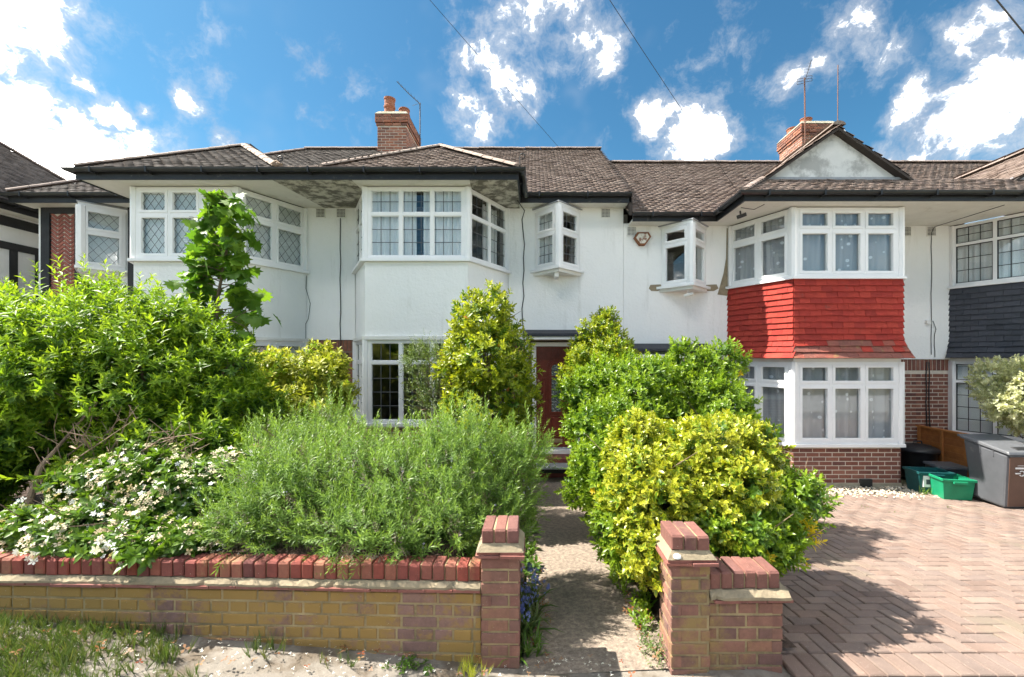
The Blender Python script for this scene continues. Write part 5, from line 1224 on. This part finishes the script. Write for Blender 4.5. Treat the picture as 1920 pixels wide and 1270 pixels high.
def scatter(name, parent, mat, protos, Pn, D, S, seed, kind='stuff', tint=None):
    rg = np.random.default_rng(seed); M = len(Pn); pick = rg.integers(0, len(protos), M); Rm = rot_to(D, rg.uniform(0, 6.28, M))
    tn = rg.random(M) if tint is None else tint
    VV, TT, a1, a2, a3 = [], [], [], [], []; o = 0
    for k, (v, f, tp, ed) in enumerate(protos):
        ix = np.where(pick == k)[0]
        if not len(ix): continue
        w_ = np.einsum('mij,nj->mni', Rm[ix], v)*S[ix][:, None, None]+Pn[ix][:, None, :]
        m = len(v); VV.append(w_.reshape(-1, 3)); TT.append((f[None]+(np.arange(len(ix))*m)[:, None, None]).reshape(-1, 3)+o); o += m*len(ix)
        a1.append(np.repeat(tn[ix], m)); a2.append(np.tile(tp, len(ix))); a3.append(np.tile(ed, len(ix)))
    ob = np_object(name, np.concatenate(VV), np.concatenate(TT), mat, parent, dict(tint=np.concatenate(a1), tip=np.concatenate(a2), edge=np.concatenate(a3)))
    if kind: ob['kind'] = kind
    return ob
def blob(px, py, Y, rx, ry, dy_):      # an ellipsoid of crown, given by where it shows and how deep it is
    c = P(px, py, Y); s = Y/F; return (c.x, c.y, c.z, rx*s, dy_, ry*s)
def crown_points(blobs, n, seed, lo=.70, hi=1.05, lump=.16, up=.45, rough=.35, zmin=None, box=None):
    rg = np.random.default_rng(seed); B = np.array(blobs); area = (B[:, 3]*B[:, 4]+B[:, 3]*B[:, 5]+B[:, 4]*B[:, 5]); out = []; dirs = []
    tot = 0
    while tot < n:
        m = n*2; k = rg.choice(len(B), m, p=area/area.sum()); d = rg.normal(size=(m, 3)); d /= np.linalg.norm(d, axis=1, keepdims=True)
        ph = np.array([seed % 7, seed % 5, seed % 3])
        lm = 1+lump*(np.sin(d[:, 0]*5+k*1.7+ph[0])*np.sin(d[:, 2]*6+k*2.3+ph[1])+.6*np.sin(d[:, 1]*11+d[:, 0]*9+k+ph[2]))
        r = rg.uniform(lo, hi, m)**.8*lm; p = B[k, :3]+d*r[:, None]*B[k, 3:]
        q = ((p[:, None, :]-B[None, :, :3])/B[None, :, 3:]); q = np.sqrt((q**2).sum(2)); q[np.arange(m), k] = 9
        ok = q.min(1) > .72
        if zmin is not None: ok &= p[:, 2] > np.array([zmin(a, b) for a, b in p[:, :2]])
        if box: ok &= (p[:, 0] > box[0]) & (p[:, 0] < box[1]) & (p[:, 1] > box[2]) & (p[:, 1] < box[3])
        nn = d/B[k, 3:]; nn /= np.linalg.norm(nn, axis=1, keepdims=True)
        nn = nn+np.array([0, 0, up])+rg.normal(0, rough, (m, 3))
        out.append(p[ok]); dirs.append(nn[ok]); tot += ok.sum()
    return np.concatenate(out)[:n], np.concatenate(dirs)[:n]
def branches(parent, base, blobs, n, seed, r0=.03, mat='bark', name='branches', reach=.75):
    rg = random.Random(seed); mb = MB()
    for i in range(n):
        b = rg.choice(blobs); e = Vector((b[0]+rg.uniform(-1, 1)*b[3]*reach, b[1]+rg.uniform(-1, 1)*b[4]*reach, b[2]+rg.uniform(-.7, .9)*b[5]*reach)); s = Vector(base)+Vector((rg.uniform(-.15,.15), rg.uniform(-.15,.15), 0))
        m1 = s.lerp(e, .35)+Vector((rg.uniform(-.1,.1), rg.uniform(-.1,.1), rg.uniform(0,.15))); m2 = s.lerp(e, .7)+Vector((rg.uniform(-.08,.08), rg.uniform(-.08,.08), rg.uniform(0,.12)))
        mb.tube([s, m1, m2, e], r0*rg.uniform(.5, 1), 5, True, .004)
        for q in range(3):
            a = m1.lerp(e, rg.random()); mb.tube([a, a+Vector((rg.uniform(-.25,.25), rg.uniform(-.25,.25), rg.uniform(0,.3)))], .006, 4, True, .002)
    return mb.build(name, mat, parent)
def clumps(blobs, seed, per=9, f0=.26, f1=.44):
    rg = np.random.default_rng(seed); out = []
    for b in blobs:
        b = np.array(b); out.append(tuple(b*np.array([1, 1, 1, .80, .80, .80])))
        for i in range(per):
            d = rg.normal(size=3); d /= np.linalg.norm(d); r = rg.uniform(f0, f1); m = (b[3]*b[4]*b[5])**(1/3)
            c = b[:3]+d*b[3:]*rg.uniform(.70, .92); out.append((c[0], c[1], c[2], m*r*rg.uniform(.8, 1.2), m*r, m*r*rg.uniform(.8, 1.3)))
    return out
def shrub(name, label, cat, base, blobs, layers, nb, seed, r0=.03, zoff=.0, **kw):
    blobs = clumps(blobs, seed)
    t = thing(name, label, cat, base); branches(t, base, blobs, nb, seed, r0)
    zf = lambda x, y: max(gz(x, y), bed_z(x, y) if x < -.09 else -9)+zoff
    for i, (mat, protos, n, s0, s1, opt) in enumerate(layers):
        o = dict(kw); o.update(opt); nm = o.pop('name', 'foliage'); sub = o.pop('blobs', blobs)
        p, d = crown_points(sub, n, seed+i*13+1, zmin=zf, **o); rg = np.random.default_rng(seed+i)
        scatter(nm, t, mat, protos, p, d, rg.uniform(s0, s1, len(p)), seed+i*7)
    return t
leafmat('leaf_mid', [(0.070,0.160,0.012), (0.145,0.275,0.018), (0.24,0.37,0.025)], (0.38,0.48,0.03), .55, trans=.46)
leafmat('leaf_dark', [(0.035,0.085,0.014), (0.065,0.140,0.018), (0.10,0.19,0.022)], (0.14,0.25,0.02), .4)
leafmat('leaf_choisya', [(0.045,0.11,0.014), (0.085,0.175,0.018), (0.14,0.24,0.022)], (0.17,0.27,0.02), .4, spec=.5, rough=.35)
leafmat('leaf_rosemary', [(0.070,0.140,0.032), (0.12,0.220,0.042), (0.18,0.29,0.055)], (0.27,0.40,0.07), .65, trans=.38)
leafmat('leaf_rosemary_dry', [(0.16,0.13,0.09), (0.22,0.20,0.14)], None, trans=.15)
leafmat('leaf_golden', [(0.20,0.26,0.02), (0.33,0.37,0.035), (0.45,0.46,0.07)], (0.52,0.52,0.12), .5)
leafmat('leaf_olive', [(0.12,0.185,0.016), (0.22,0.30,0.020), (0.35,0.40,0.028)], (0.50,0.48,0.03), .5, trans=.42, rough=.35, spec=.5)
leafmat('leaf_redtip', [(0.42,0.13,0.03), (0.50,0.22,0.04)], None)
leafmat('leaf_hedge', [(0.070,0.150,0.014), (0.135,0.245,0.020), (0.21,0.325,0.026)], (0.35,0.45,0.035), .6, trans=.42, rough=.35, spec=.5)
leafmat('leaf_varieg', [(0.07,0.17,0.015), (0.12,0.23,0.018), (0.30,0.36,0.025)], (0.50,0.50,0.035), .25, (0.58,0.53,0.05), .62, rough=.35, spec=.5)
leafmat('leaf_yellow', [(0.60,0.48,0.02), (0.68,0.50,0.03)], None, trans=.4)
leafmat('leaf_pale', [(0.22,0.28,0.10), (0.40,0.44,0.22), (0.55,0.56,0.34)], (0.60,0.60,0.40), .5, (0.66,0.66,0.46), .8)
leafmat('leaf_grey', [(0.060,0.105,0.030), (0.10,0.155,0.045), (0.15,0.20,0.06)], (0.2,0.27,0.08), .5)
leafmat('leaf_maple', [(0.055,0.14,0.016), (0.095,0.20,0.022), (0.18,0.30,0.026)], None, trans=.5, rough=.5)
leafmat('leaf_grass', [(0.040,0.085,0.018), (0.075,0.135,0.026), (0.17,0.17,0.06)], (0.18,0.20,0.07), .4)
leafmat('petal_white', [(0.74,0.74,0.70), (0.82,0.82,0.80)], None, trans=.3, rough=.7)
leafmat('petal_dry', [(0.50,0.38,0.22), (0.62,0.52,0.36), (0.66,0.60,0.46)], None, trans=.2, rough=.8)
leafmat('petal_blue', [(0.10,0.13,0.40), (0.18,0.22,0.52)], None, trans=.3)
leafmat('petal_lilac', [(0.45,0.42,0.62), (0.55,0.52,0.70)], None, trans=.3)
leafmat('leaf_dead', [(0.20,0.035,0.015), (0.26,0.12,0.05), (0.30,0.19,0.10)], None, trans=.2)
PR = {}
PR['whorl'] = [shoot(11, .09, .085, .026, 80, 25, 'lance', s) for s in (1, 2, 3)]
PR['sprig'] = [shoot(17, .26, .085, .026, 75, 25, 'lance', s) for s in (41, 42, 43)]
PR['whorl_big'] = [shoot(12, .10, .11, .036, 80, 30, 'oval', s) for s in (4, 5, 6)]
PR['choisya'] = [shoot(9, .05, .085, .036, 85, 45, 'oval', s) for s in (7, 8, 9)]
PR['rose'] = [shoot(24, .14, .047, .0078, 74, 28, 'needle', s, grow=.75) for s in (10, 11, 12)]
PR['rose_up'] = [shoot(36, .25, .042, .0072, 62, 25, 'needle', s, grow=.7) for s in (13, 14, 15)]
PR['bay'] = [shoot(9, .12, .095, .038, 70, 25, 'oval', s) for s in (16, 17, 18)]
PR['hedge'] = [shoot(11, .10, .072, .028, 72, 25, 'oval', s) for s in (19, 20, 21)]
PR['euon'] = [shoot(12, .085, .052, .028, 75, 30, 'oval', s, grow=.75) for s in (22, 23, 24)]
PR['small'] = [shoot(14, .14, .030, .013, 70, 40, 'lance', s) for s in (25, 26, 27)]
PR['tuft'] = [shoot(9, .02, .16, .007, 35, 5, 'blade', s, jit=.4) for s in (28, 29, 30)]
PR['straps'] = [shoot(9, .02, .30, .022, 75, 20, 'strap', s, jit=.35) for s in (31, 32, 33)]
def flower(n, r, seed, np_=5):
    rg = np.random.default_rng(seed); V, T = [], []
    for i in range(n):
        c = rg.normal(0, .022, 3)*(n > 1)+np.array([0, 0, .02]); a0 = rg.uniform(0, 6.28); tx = rg.normal(0, .35, 2)
        for k in range(np_):
            a = a0+2*math.pi*k/np_; d = np.array([math.cos(a), math.sin(a), 0]); s = np.array([-d[1], d[0], 0]); z = np.array([tx[0], tx[1], 1])
            f = lambda v: v-np.array([0, 0, v @ np.array([tx[0], tx[1], 0])])
            T.append(np.array([[0, 1, 2], [1, 3, 2]])+4*(i*np_+k)); V += [c, c+f(d*r*.6-s*r*.3), c+f(d*r*.6+s*r*.3), c+f(d*r)]
    V = np.array(V); return V, np.concatenate(T), np.ones(len(V)), np.zeros(len(V))
PR['blossom'] = [flower(6, .017, s) for s in (1, 2, 3)]
PR['dryblossom'] = [flower(9, .012, s, 4) for s in (4, 5, 6)]
PR['speck'] = [flower(2, .010, s, 4) for s in (7, 8)]
PR['petal'] = [flower(1, .012, s, 3) for s in (9, 10)]

# the big green shrub on the left
S1 = [blob(90,665,4.6,150,135,.75), blob(240,650,4.5,150,115,.75), blob(370,680,4.6,85,90,.6), blob(60,790,4.0,130,120,.6), blob(230,720,4.2,190,110,.65), blob(400,740,4.5,90,90,.5), blob(-80,700,4.6,130,160,.8), blob(-60,860,3.7,110,110,.5), blob(330,860,3.9,130,75,.4)]
shrub('evergreen_shrub', 'tall spreading bright green shrub filling the left of the garden', 'shrub', (-3.9, 4.5, bed_z(-3.9, 4.5)), S1,
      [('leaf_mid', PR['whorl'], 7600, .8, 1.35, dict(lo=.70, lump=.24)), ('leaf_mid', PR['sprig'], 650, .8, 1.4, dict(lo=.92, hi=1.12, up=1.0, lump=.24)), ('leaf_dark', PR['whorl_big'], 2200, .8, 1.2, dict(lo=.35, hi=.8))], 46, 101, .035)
mb = MB(); rg = random.Random(4)                                    # bare twigs in its lower middle
for i in range(46):
    a = P(rg.uniform(120, 330), rg.uniform(830, 960), rg.uniform(3.35, 3.7)); b = a+Vector((rg.uniform(-.1,.5), rg.uniform(-.25,.1), rg.uniform(.05,.42)))
    mb.tube([a, a.lerp(b, .5)+Vector((rg.uniform(-.07,.07), 0, rg.uniform(-.06,.06))), b], rg.uniform(.004,.010), 4, True, .002)
    for k in range(3):
        c = a.lerp(b, rg.uniform(.4, 1)); mb.tube([c, c+Vector((rg.uniform(-.12,.12), rg.uniform(-.1,.05), rg.uniform(0,.16)))], .003, 4, True, .0015)
for (px, py, Y, h) in ((8, 1010, 3.3, 1.0), (150, 985, 3.6, .8), (230, 985, 3.7, .7)):
    a = P(px, py, Y); mb.tube([a-Vector((0,0,.3)), a+Vector((.05, .2, h*.5)), a+Vector((.2, .5, h))], .028, 8, True, .015)
tw = thing('bare_twigs', 'tangle of bare brown stems under the big green shrub', 'twigs', tuple(P(230, 990, 3.6))); mb.build('stems', 'twig', tw)
# white-flowered shrub
S2 = [blob(170,1000,3.0,120,55,.30), blob(330,950,3.25,130,85,.36), blob(230,915,3.35,110,60,.3), blob(430,920,3.4,60,80,.3), blob(90,1000,3.05,60,40,.22), blob(300,1020,2.9,140,40,.22), blob(20,1010,3.1,60,40,.25)]
shrub('flowering_shrub', 'low glossy shrub with white star flowers spilling over the wall', 'shrub', (-2.9, 3.2, bed_z(-2.9, 3.2)), S2,
      [('leaf_choisya', PR['choisya'], 2300, .75, 1.25, dict(lo=.7)), ('leaf_dark', PR['choisya'], 500, .9, 1.2, dict(lo=.4, hi=.75)), ('petal_white', PR['blossom'], 240, 1.0, 1.6, dict(lo=.98, hi=1.08, name='flowers')), ('petal_dry', PR['dryblossom'], 700, 1.1, 1.9, dict(lo=.96, hi=1.06, name='faded_flowers')), ('leaf_yellow', PR['choisya'], 14, .6, .8, dict(lo=.9, hi=1.02, name='yellow_leaves'))], 26, 131, .02, up=.3)
# rosemary
S3 = [blob(560,870,3.9,95,80,.5), blob(650,915,3.4,130,90,.45), blob(760,930,3.2,130,85,.40), blob(870,905,3.5,100,95,.45), blob(560,960,3.1,130,85,.36), blob(700,1005,2.88,150,52,.22), blob(830,1000,2.92,80,50,.2), blob(960,900,3.6,50,90,.32), blob(480,1000,3.0,70,50,.25), blob(900,960,3.25,80,70,.3)]
shrub('rosemary_bush', 'wide rosemary bush of fine needle leaves leaning over the wall', 'shrub', (-.95, 3.35, bed_z(-.95, 3.35)), S3,
      [('leaf_rosemary', PR['rose'], 4300, .75, 1.3, dict(lo=.72, lump=.32)), ('leaf_rosemary', PR['rose_up'], 1500, .8, 1.25, dict(up=1.6, lo=.85, hi=1.02, lump=.26)), ('leaf_rosemary_dry', PR['rose'], 700, .7, 1.0, dict(lo=.45, hi=.85)), ('petal_lilac', PR['speck'], 260, .7, 1.1, dict(lo=.92, hi=1.03, name='flowers'))], 60, 151, .014, up=.55)
# golden shrub, small grey-green shrub, the tall yellow-green bay by the path
S4 = [blob(560,715,6.0,85,55,.45), blob(500,740,5.8,70,60,.4), blob(610,740,5.9,45,60,.35), blob(470,790,5.2,70,50,.35), blob(540,790,5.4,70,60,.35)]
shrub('golden_shrub', 'yellow-green leafy shrub below the lower leaded window', 'shrub', tuple((-3.15, 5.8, bed_z(-3.1, 5.8))), S4, [('leaf_golden', PR['whorl_big'], 1200, .9, 1.3, {}), ('leaf_mid', PR['whorl'], 500, .9, 1.3, dict(lo=.4, hi=.8))], 14, 171, .02)
S5 = [blob(805,700,6.1,48,55,.3), blob(830,760,5.9,45,60,.3), blob(790,670,6.2,30,30,.2), blob(850,690,6.1,30,50,.25)]
shrub('fine_shrub', 'airy small-leaved grey-green shrub in front of the ground-floor bay', 'shrub', (-1.3, 6.0, bed_z(-1.3, 6.0)), S5, [('leaf_grey', PR['small'], 1100, .8, 1.4, dict(lo=.55, hi=1.25, rough=.6))], 26, 181, .012)
S6 = [blob(910,615,5.6,52,60,.36), blob(915,690,5.5,74,75,.5), blob(920,765,5.4,74,80,.5), blob(925,590,5.6,30,35,.22), blob(880,660,5.5,42,60,.35), blob(955,720,5.4,38,85,.35), blob(930,830,5.2,50,50,.35)]
shrub('bay_bush', 'tall olive and yellow-green bush with reddish tips left of the path', 'shrub', (-.55, 5.5, bed_z(-.55, 5.5)), S6, [('leaf_olive', PR['bay'], 1500, .8, 1.15, dict(lo=.75)), ('leaf_dark', PR['bay'], 350, .8, 1.1, dict(lo=.4, hi=.8)), ('leaf_redtip', PR['bay'], 26, .35, .5, dict(lo=1.0, hi=1.06, name='red_tips'))], 24, 191, .025)
# right of the path: green hedge, cone-shaped bush, gold-edged euonymus, pale shrub
S7 = [blob(1135,745,5.3,58,85,.45), blob(1200,745,5.1,100,85,.5), blob(1290,730,5.3,100,75,.5), blob(1170,850,4.4,85,110,.5), blob(1270,830,4.6,120,90,.5), blob(1350,790,4.7,60,80,.4), blob(1140,900,3.9,50,90,.35), blob(1170,980,3.3,50,80,.25)]
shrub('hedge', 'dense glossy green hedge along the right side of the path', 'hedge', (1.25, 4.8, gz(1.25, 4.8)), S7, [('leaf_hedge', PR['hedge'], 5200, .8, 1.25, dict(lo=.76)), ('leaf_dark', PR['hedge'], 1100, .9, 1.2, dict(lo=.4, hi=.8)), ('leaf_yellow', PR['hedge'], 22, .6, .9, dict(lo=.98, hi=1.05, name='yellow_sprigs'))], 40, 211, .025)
S8 = [blob(1125,670,6.6,55,60,.42), blob(1132,625,6.6,30,40,.25), blob(1090,700,6.5,32,40,.25), blob(1160,690,6.6,36,45,.3)]
shrub('cone_bush', 'yellow-tipped cone-shaped bush rising behind the hedge beside the door', 'shrub', (1.0, 6.6, gz(1, 6.6)), S8, [('leaf_olive', PR['hedge'], 1000, .9, 1.3, dict(lo=.7)), ('leaf_hedge', PR['hedge'], 400, .9, 1.3, dict(lo=.5, hi=.9))], 14, 221, .02)
S9 = [blob(1290,880,3.55,130,85,.45), blob(1380,870,3.6,75,65,.4), blob(1230,950,3.15,85,80,.32), blob(1330,950,3.2,110,80,.35), blob(1180,900,3.5,40,60,.3), blob(1215,1040,2.85,35,40,.14)]
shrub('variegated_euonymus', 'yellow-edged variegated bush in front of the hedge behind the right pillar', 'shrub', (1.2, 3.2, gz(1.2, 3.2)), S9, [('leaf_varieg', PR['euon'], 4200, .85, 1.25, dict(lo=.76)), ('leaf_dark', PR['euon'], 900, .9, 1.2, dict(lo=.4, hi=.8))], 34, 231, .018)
S10 = [blob(1420,960,3.25,85,75,.36), blob(1380,1010,2.95,75,48,.2), blob(1470,930,3.5,40,40,.25), blob(1440,1010,3.0,45,35,.2)]
shrub('green_euonymus', 'plain green lower bush overhanging the short wall and the drive', 'shrub', (1.5, 3.15, gz(1.5, 3.15)), S10, [('leaf_hedge', PR['hedge'], 1150, .75, 1.1, dict(lo=.7, hi=1.1)), ('leaf_dark', PR['hedge'], 300, .8, 1.0, dict(lo=.4, hi=.8)), ('leaf_yellow', PR['hedge'], 14, .7, .9, dict(lo=.95, hi=1.12, name='yellow_sprigs', blobs=[blob(1485,1015,2.95,30,28,.1), blob(1440,1030,2.9,20,15,.1)]))], 18, 241, .012)
S11 = [blob(1930,745,6.6,72,65,.5), blob(1985,780,6.6,60,60,.4)]
shrub('pale_shrub', 'cream-variegated rounded shrub in front of the slate-hung house', 'shrub', (8.0, 6.6, gz(8, 6.6)), S11, [('leaf_pale', PR['euon'], 1700, .9, 1.4, dict(lo=.75))], 20, 251, .02)
MB().tube([(7.95, 6.6, -.5), (7.98, 6.6, .2), (7.9, 6.55, .9)], .04, 7, True, .025).build('trunk', 'bark', bpy.data.objects['pale_shrub'])

# sycamore sapling with single lobed leaves
lob = [(0,0),(.10,-.02),(.34,-.10),(.27,.10),(.60,.12),(.44,.30),(.62,.52),(.36,.50),(.30,.66),(.20,.74),(.12,.70),(0,1.0)]
lob = lob+[(-x, y) for x, y in lob[-2:0:-1]]
mv = [(0, .36, .0)]+[(x, y, .16*abs(x)-.12*y*y) for x, y in lob]; n = len(lob)
mm_ = MB(); mm_.v = mv; mm_.f = [(0, 1+i, 1+(i+1) % n) for i in range(n)]
lme = mm_.mesh('leaf', 'leaf_maple')
for nm, val in (('tint', .5), ('tip', 0), ('edge', 0)):
    at = lme.attributes.new(nm, 'FLOAT', 'POINT'); at.data.foreach_set('value', np.full(len(mv), val, np.float32))
lms = [lme]
for v in (.1, .95):
    c = lme.copy(); c.attributes['tint'].data.foreach_set('value', np.full(len(mv), v, np.float32)); lms.append(c)
sy = thing('sycamore_sapling', 'slender sycamore sapling with lobed leaves rising in front of the leaded bay', 'tree', (-2.9, 5.0, bed_z(-2.9, 5)))
tr0 = [(-2.9, 5.0, bed_z(-2.9, 5)), tuple(P(400, 660, 5.0)), tuple(P(408, 560, 5.0)), tuple(P(425, 470, 5.0)), tuple(P(428, 375, 5.0))]
tkm = MB().tube(tr0, .030, 8, True, .006); rg = random.Random(8)
lp_ = []
def spray(a, b, k):
    tkm.tube([a, (a+b)/2+Vector((0, 0, .04)), b], .007, 5, True, .002)
    for i in range(k):
        t = rg.uniform(.35, 1.05); lp_.append(((a.lerp(b, t)+Vector((rg.uniform(-.07,.07), rg.uniform(-.12,.12), rg.uniform(-.10,.04)))), rg))
for i in range(46):
    t = (i+.5)/46; py = 590-225*t; q = P(410+18*t, py, 5.0); side = 1 if i % 2 else -1
    if rg.random() < .25: side = rg.choice((-1, 1))
    ln_ = (.42-.20*t)*rg.uniform(.65, 1.1)*(1.0 if side < 0 else .95)
    spray(q, q+Vector((side*ln_, rg.uniform(-.25,.25), rg.uniform(-.06,.10))), 8)
q = P(432, 600, 4.95); spray(q, P(495, 580, 4.9), 8); spray(q, P(480, 635, 4.8), 6); spray(P(428, 380, 5), P(415, 368, 5), 3)
tkm.build('trunk', 'bark', sy)
for (p, _) in lp_:
    s = rg.uniform(.11, .19); inst('leaf', rg.choice(lms), sy, p, (rg.uniform(-1.35,-.25), rg.uniform(-.6,.6), rg.uniform(0, 6.28)), (s, s, s))

# plants at the foot of the path edges, weeds, grass, fallen petals
def patch(name, label, cat, spots, mat, protos, s0, s1, seed, up=1.2, stuffy=False, zf=None, extra=None, spread=.5):
    rg = np.random.default_rng(seed); Pn = np.array([(x, y, (zf or gz)(x, y)+.003) for x, y in spots]); D = rg.normal(0, spread, (len(Pn), 3)); D[:, 2] = np.abs(D[:, 2])+up
    if stuffy:
        o = scatter(name, None, mat, protos, Pn, D, rg.uniform(s0, s1, len(Pn)), seed); o['label'] = label; return o
    c = Pn.mean(0); t = thing(name, label, cat, tuple(c)); scatter('foliage', t, mat, protos, Pn, D, rg.uniform(s0, s1, len(Pn)), seed)
    for (m2, pr2, n2, h0, h1, sz) in (extra or []):
        ix = rg.integers(0, len(Pn), n2); q = Pn[ix]+rg.normal(0, .05, (n2, 3))*np.array([1, 1, 0])+np.stack([np.zeros(n2), np.zeros(n2), rg.uniform(h0, h1, n2)], 1)
        scatter('flowers', t, m2, pr2, q, rg.normal(0, 1, (n2, 3)), np.full(n2, sz), seed+3)
    return t
rg = random.Random(21); U = rg.uniform
patch('bluebells', 'clump of strap leaves with bluebell flowers beside the left pillar', 'flowers', [(U(-.12,.02), U(2.86,3.5)) for i in range(26)], 'leaf_grass', PR['straps'], .6, 1.0, 301, extra=[('petal_blue', PR['blossom'], 34, .16, .30, .8)])
patch('broad_leaf_weed', 'broad dark strap-leaved plant at the foot of the left pillar', 'plant', [(U(-.08,.02), U(2.62,2.80)) for i in range(7)], 'leaf_choisya', PR['straps'], .45, .7, 302, up=.6)
patch('path_edge_weeds', 'low green weeds along the left path edge near the door', 'plant', [(U(-.10,.04), U(3.6,6.6)) for i in range(50)], 'leaf_dark', PR['choisya'], .6, 1.2, 303)
patch('grey_leaf_plant', 'small grey-green plant against the lit side of the right pillar', 'plant', [(U(.70,.80), U(2.52,2.86)) for i in range(26)], 'leaf_grey', PR['small'], .6, 1.1, 304)
patch('yellow_euonymus_shoot', 'bright yellow leafy shoots by the path left of the right pillar', 'plant', [(U(.74,.86), U(2.78,3.0)) for i in range(12)], 'leaf_yellow', PR['euon'], .9, 1.3, 305, zf=lambda x, y: .26+.9*(U(0,.16)))
patch('hedge_foot_shoots', 'green leafy shoots trailing from the hedge foot onto the path', 'plant', [(U(.70,.92), U(2.85,4.6)) for i in range(70)], 'leaf_hedge', PR['hedge'], .7, 1.1, 306)
patch('weed_by_boxes', 'small green weed at the corner of the bay beside the teal box', 'plant', [(U(6.2,6.4), U(6.80,6.9)) for i in range(14)], 'leaf_hedge', PR['small'], .6, 1.0, 307)
tufts = []
gsp = []
while len(gsp) < 2500:
    x, y = U(-3.9, -1.55), U(2.05, 2.66); d = (-1.9-x)*.55+(2.62-y)*.6+.25*math.sin(x*4)+.2*math.sin(x*9+y*11)
    if d > U(-.1, .7): gsp.append((x, y))
patch('grass_verge', 'ragged green grass on the verge below the garden wall', 'grass', gsp, 'leaf_grass', PR['tuft'], .3, .75, 311, .8, True, zf=lambda x, y: pav(x), spread=.6)
for i, (x, y, k, lb) in enumerate(((-1.62, 2.55, 16, 'green weed tuft at the wall foot right of the grass'), (-2.1, 2.44, 30, 'thick bright grass tuft on the bare pavement'), (-.36, 2.50, 20, 'dry grass tuft in front of the left pillar'), (-.72, 2.52, 12, 'small dark weed in the pavement left of the dry tuft'), (-1.15, 2.5, 10, 'sparse weed sprouting midway along the wall foot'))):
    patch('weed_tuft', lb, 'weed', [(x+rg.gauss(0,.06), y+rg.gauss(0,.03)) for q in range(k)], ('leaf_grass', 'leaf_grass', 'leaf_golden', 'leaf_dark', 'leaf_grass')[i], PR['tuft'] if i != 3 else PR['choisya'], .4, .8 if i != 3 else .5, 320+i, zf=lambda x, y: pav(x))
for i, (x, y, lb) in enumerate(((5.05, 5.9, 'small green weed in the drive below the bay'), (5.95, 6.15, 'tiny weed in the drive nearest the green box'), (4.8, 6.2, 'thin yellowish moss patch in the paving'), (5.4, 4.5, 'little weed in the middle of the paving'))):
    patch('paving_weed', lb, 'weed', [(x+rg.gauss(0,.07), y+rg.gauss(0,.03)) for q in range(9)], 'leaf_grass', PR['tuft'], .18, .35, 340+i)
patch('fallen_petals', 'white petals scattered on the verge and pavement', 'petals', [(U(-3.9, 0.5), U(2.3, 2.64)) for i in range(420)], 'petal_white', PR['petal'], .5, .9, 351, 2, True, zf=lambda x, y: pav(x)+.004, spread=.3)
patch('fallen_leaves', 'brown and red fallen leaves along the path edges', 'leaves', [(U(-.02,.12), U(2.6,4.2)) for i in range(36)]+[(U(.66,.84), U(2.6,3.4)) for i in range(46)]+[(U(-3.5,.9), U(2.35,2.62)) for i in range(60)], 'leaf_dead', PR['petal'], 1.2, 2.4, 352, 2, True, zf=lambda x, y: (gz(x, y) if y > 2.6 else pav(x))+.008, spread=.5)
# trees and hedges across the road, seen only in the window glass
ob = [(x+random.Random(i).uniform(-1, 1), -17, 1.2+random.Random(i+50).uniform(0, 1.2), 2.4, 1.6, 1.6+random.Random(i+9).uniform(0, 1.2)) for i, x in enumerate(range(-22, 26, 4))]
p_, d_ = crown_points(ob, 7000, 77, lo=.6); o = scatter('far_trees', None, 'leaf_dark', PR['whorl_big'], p_, d_, np.full(len(p_), 3.2), 78); o['label'] = 'row of garden trees across the road'
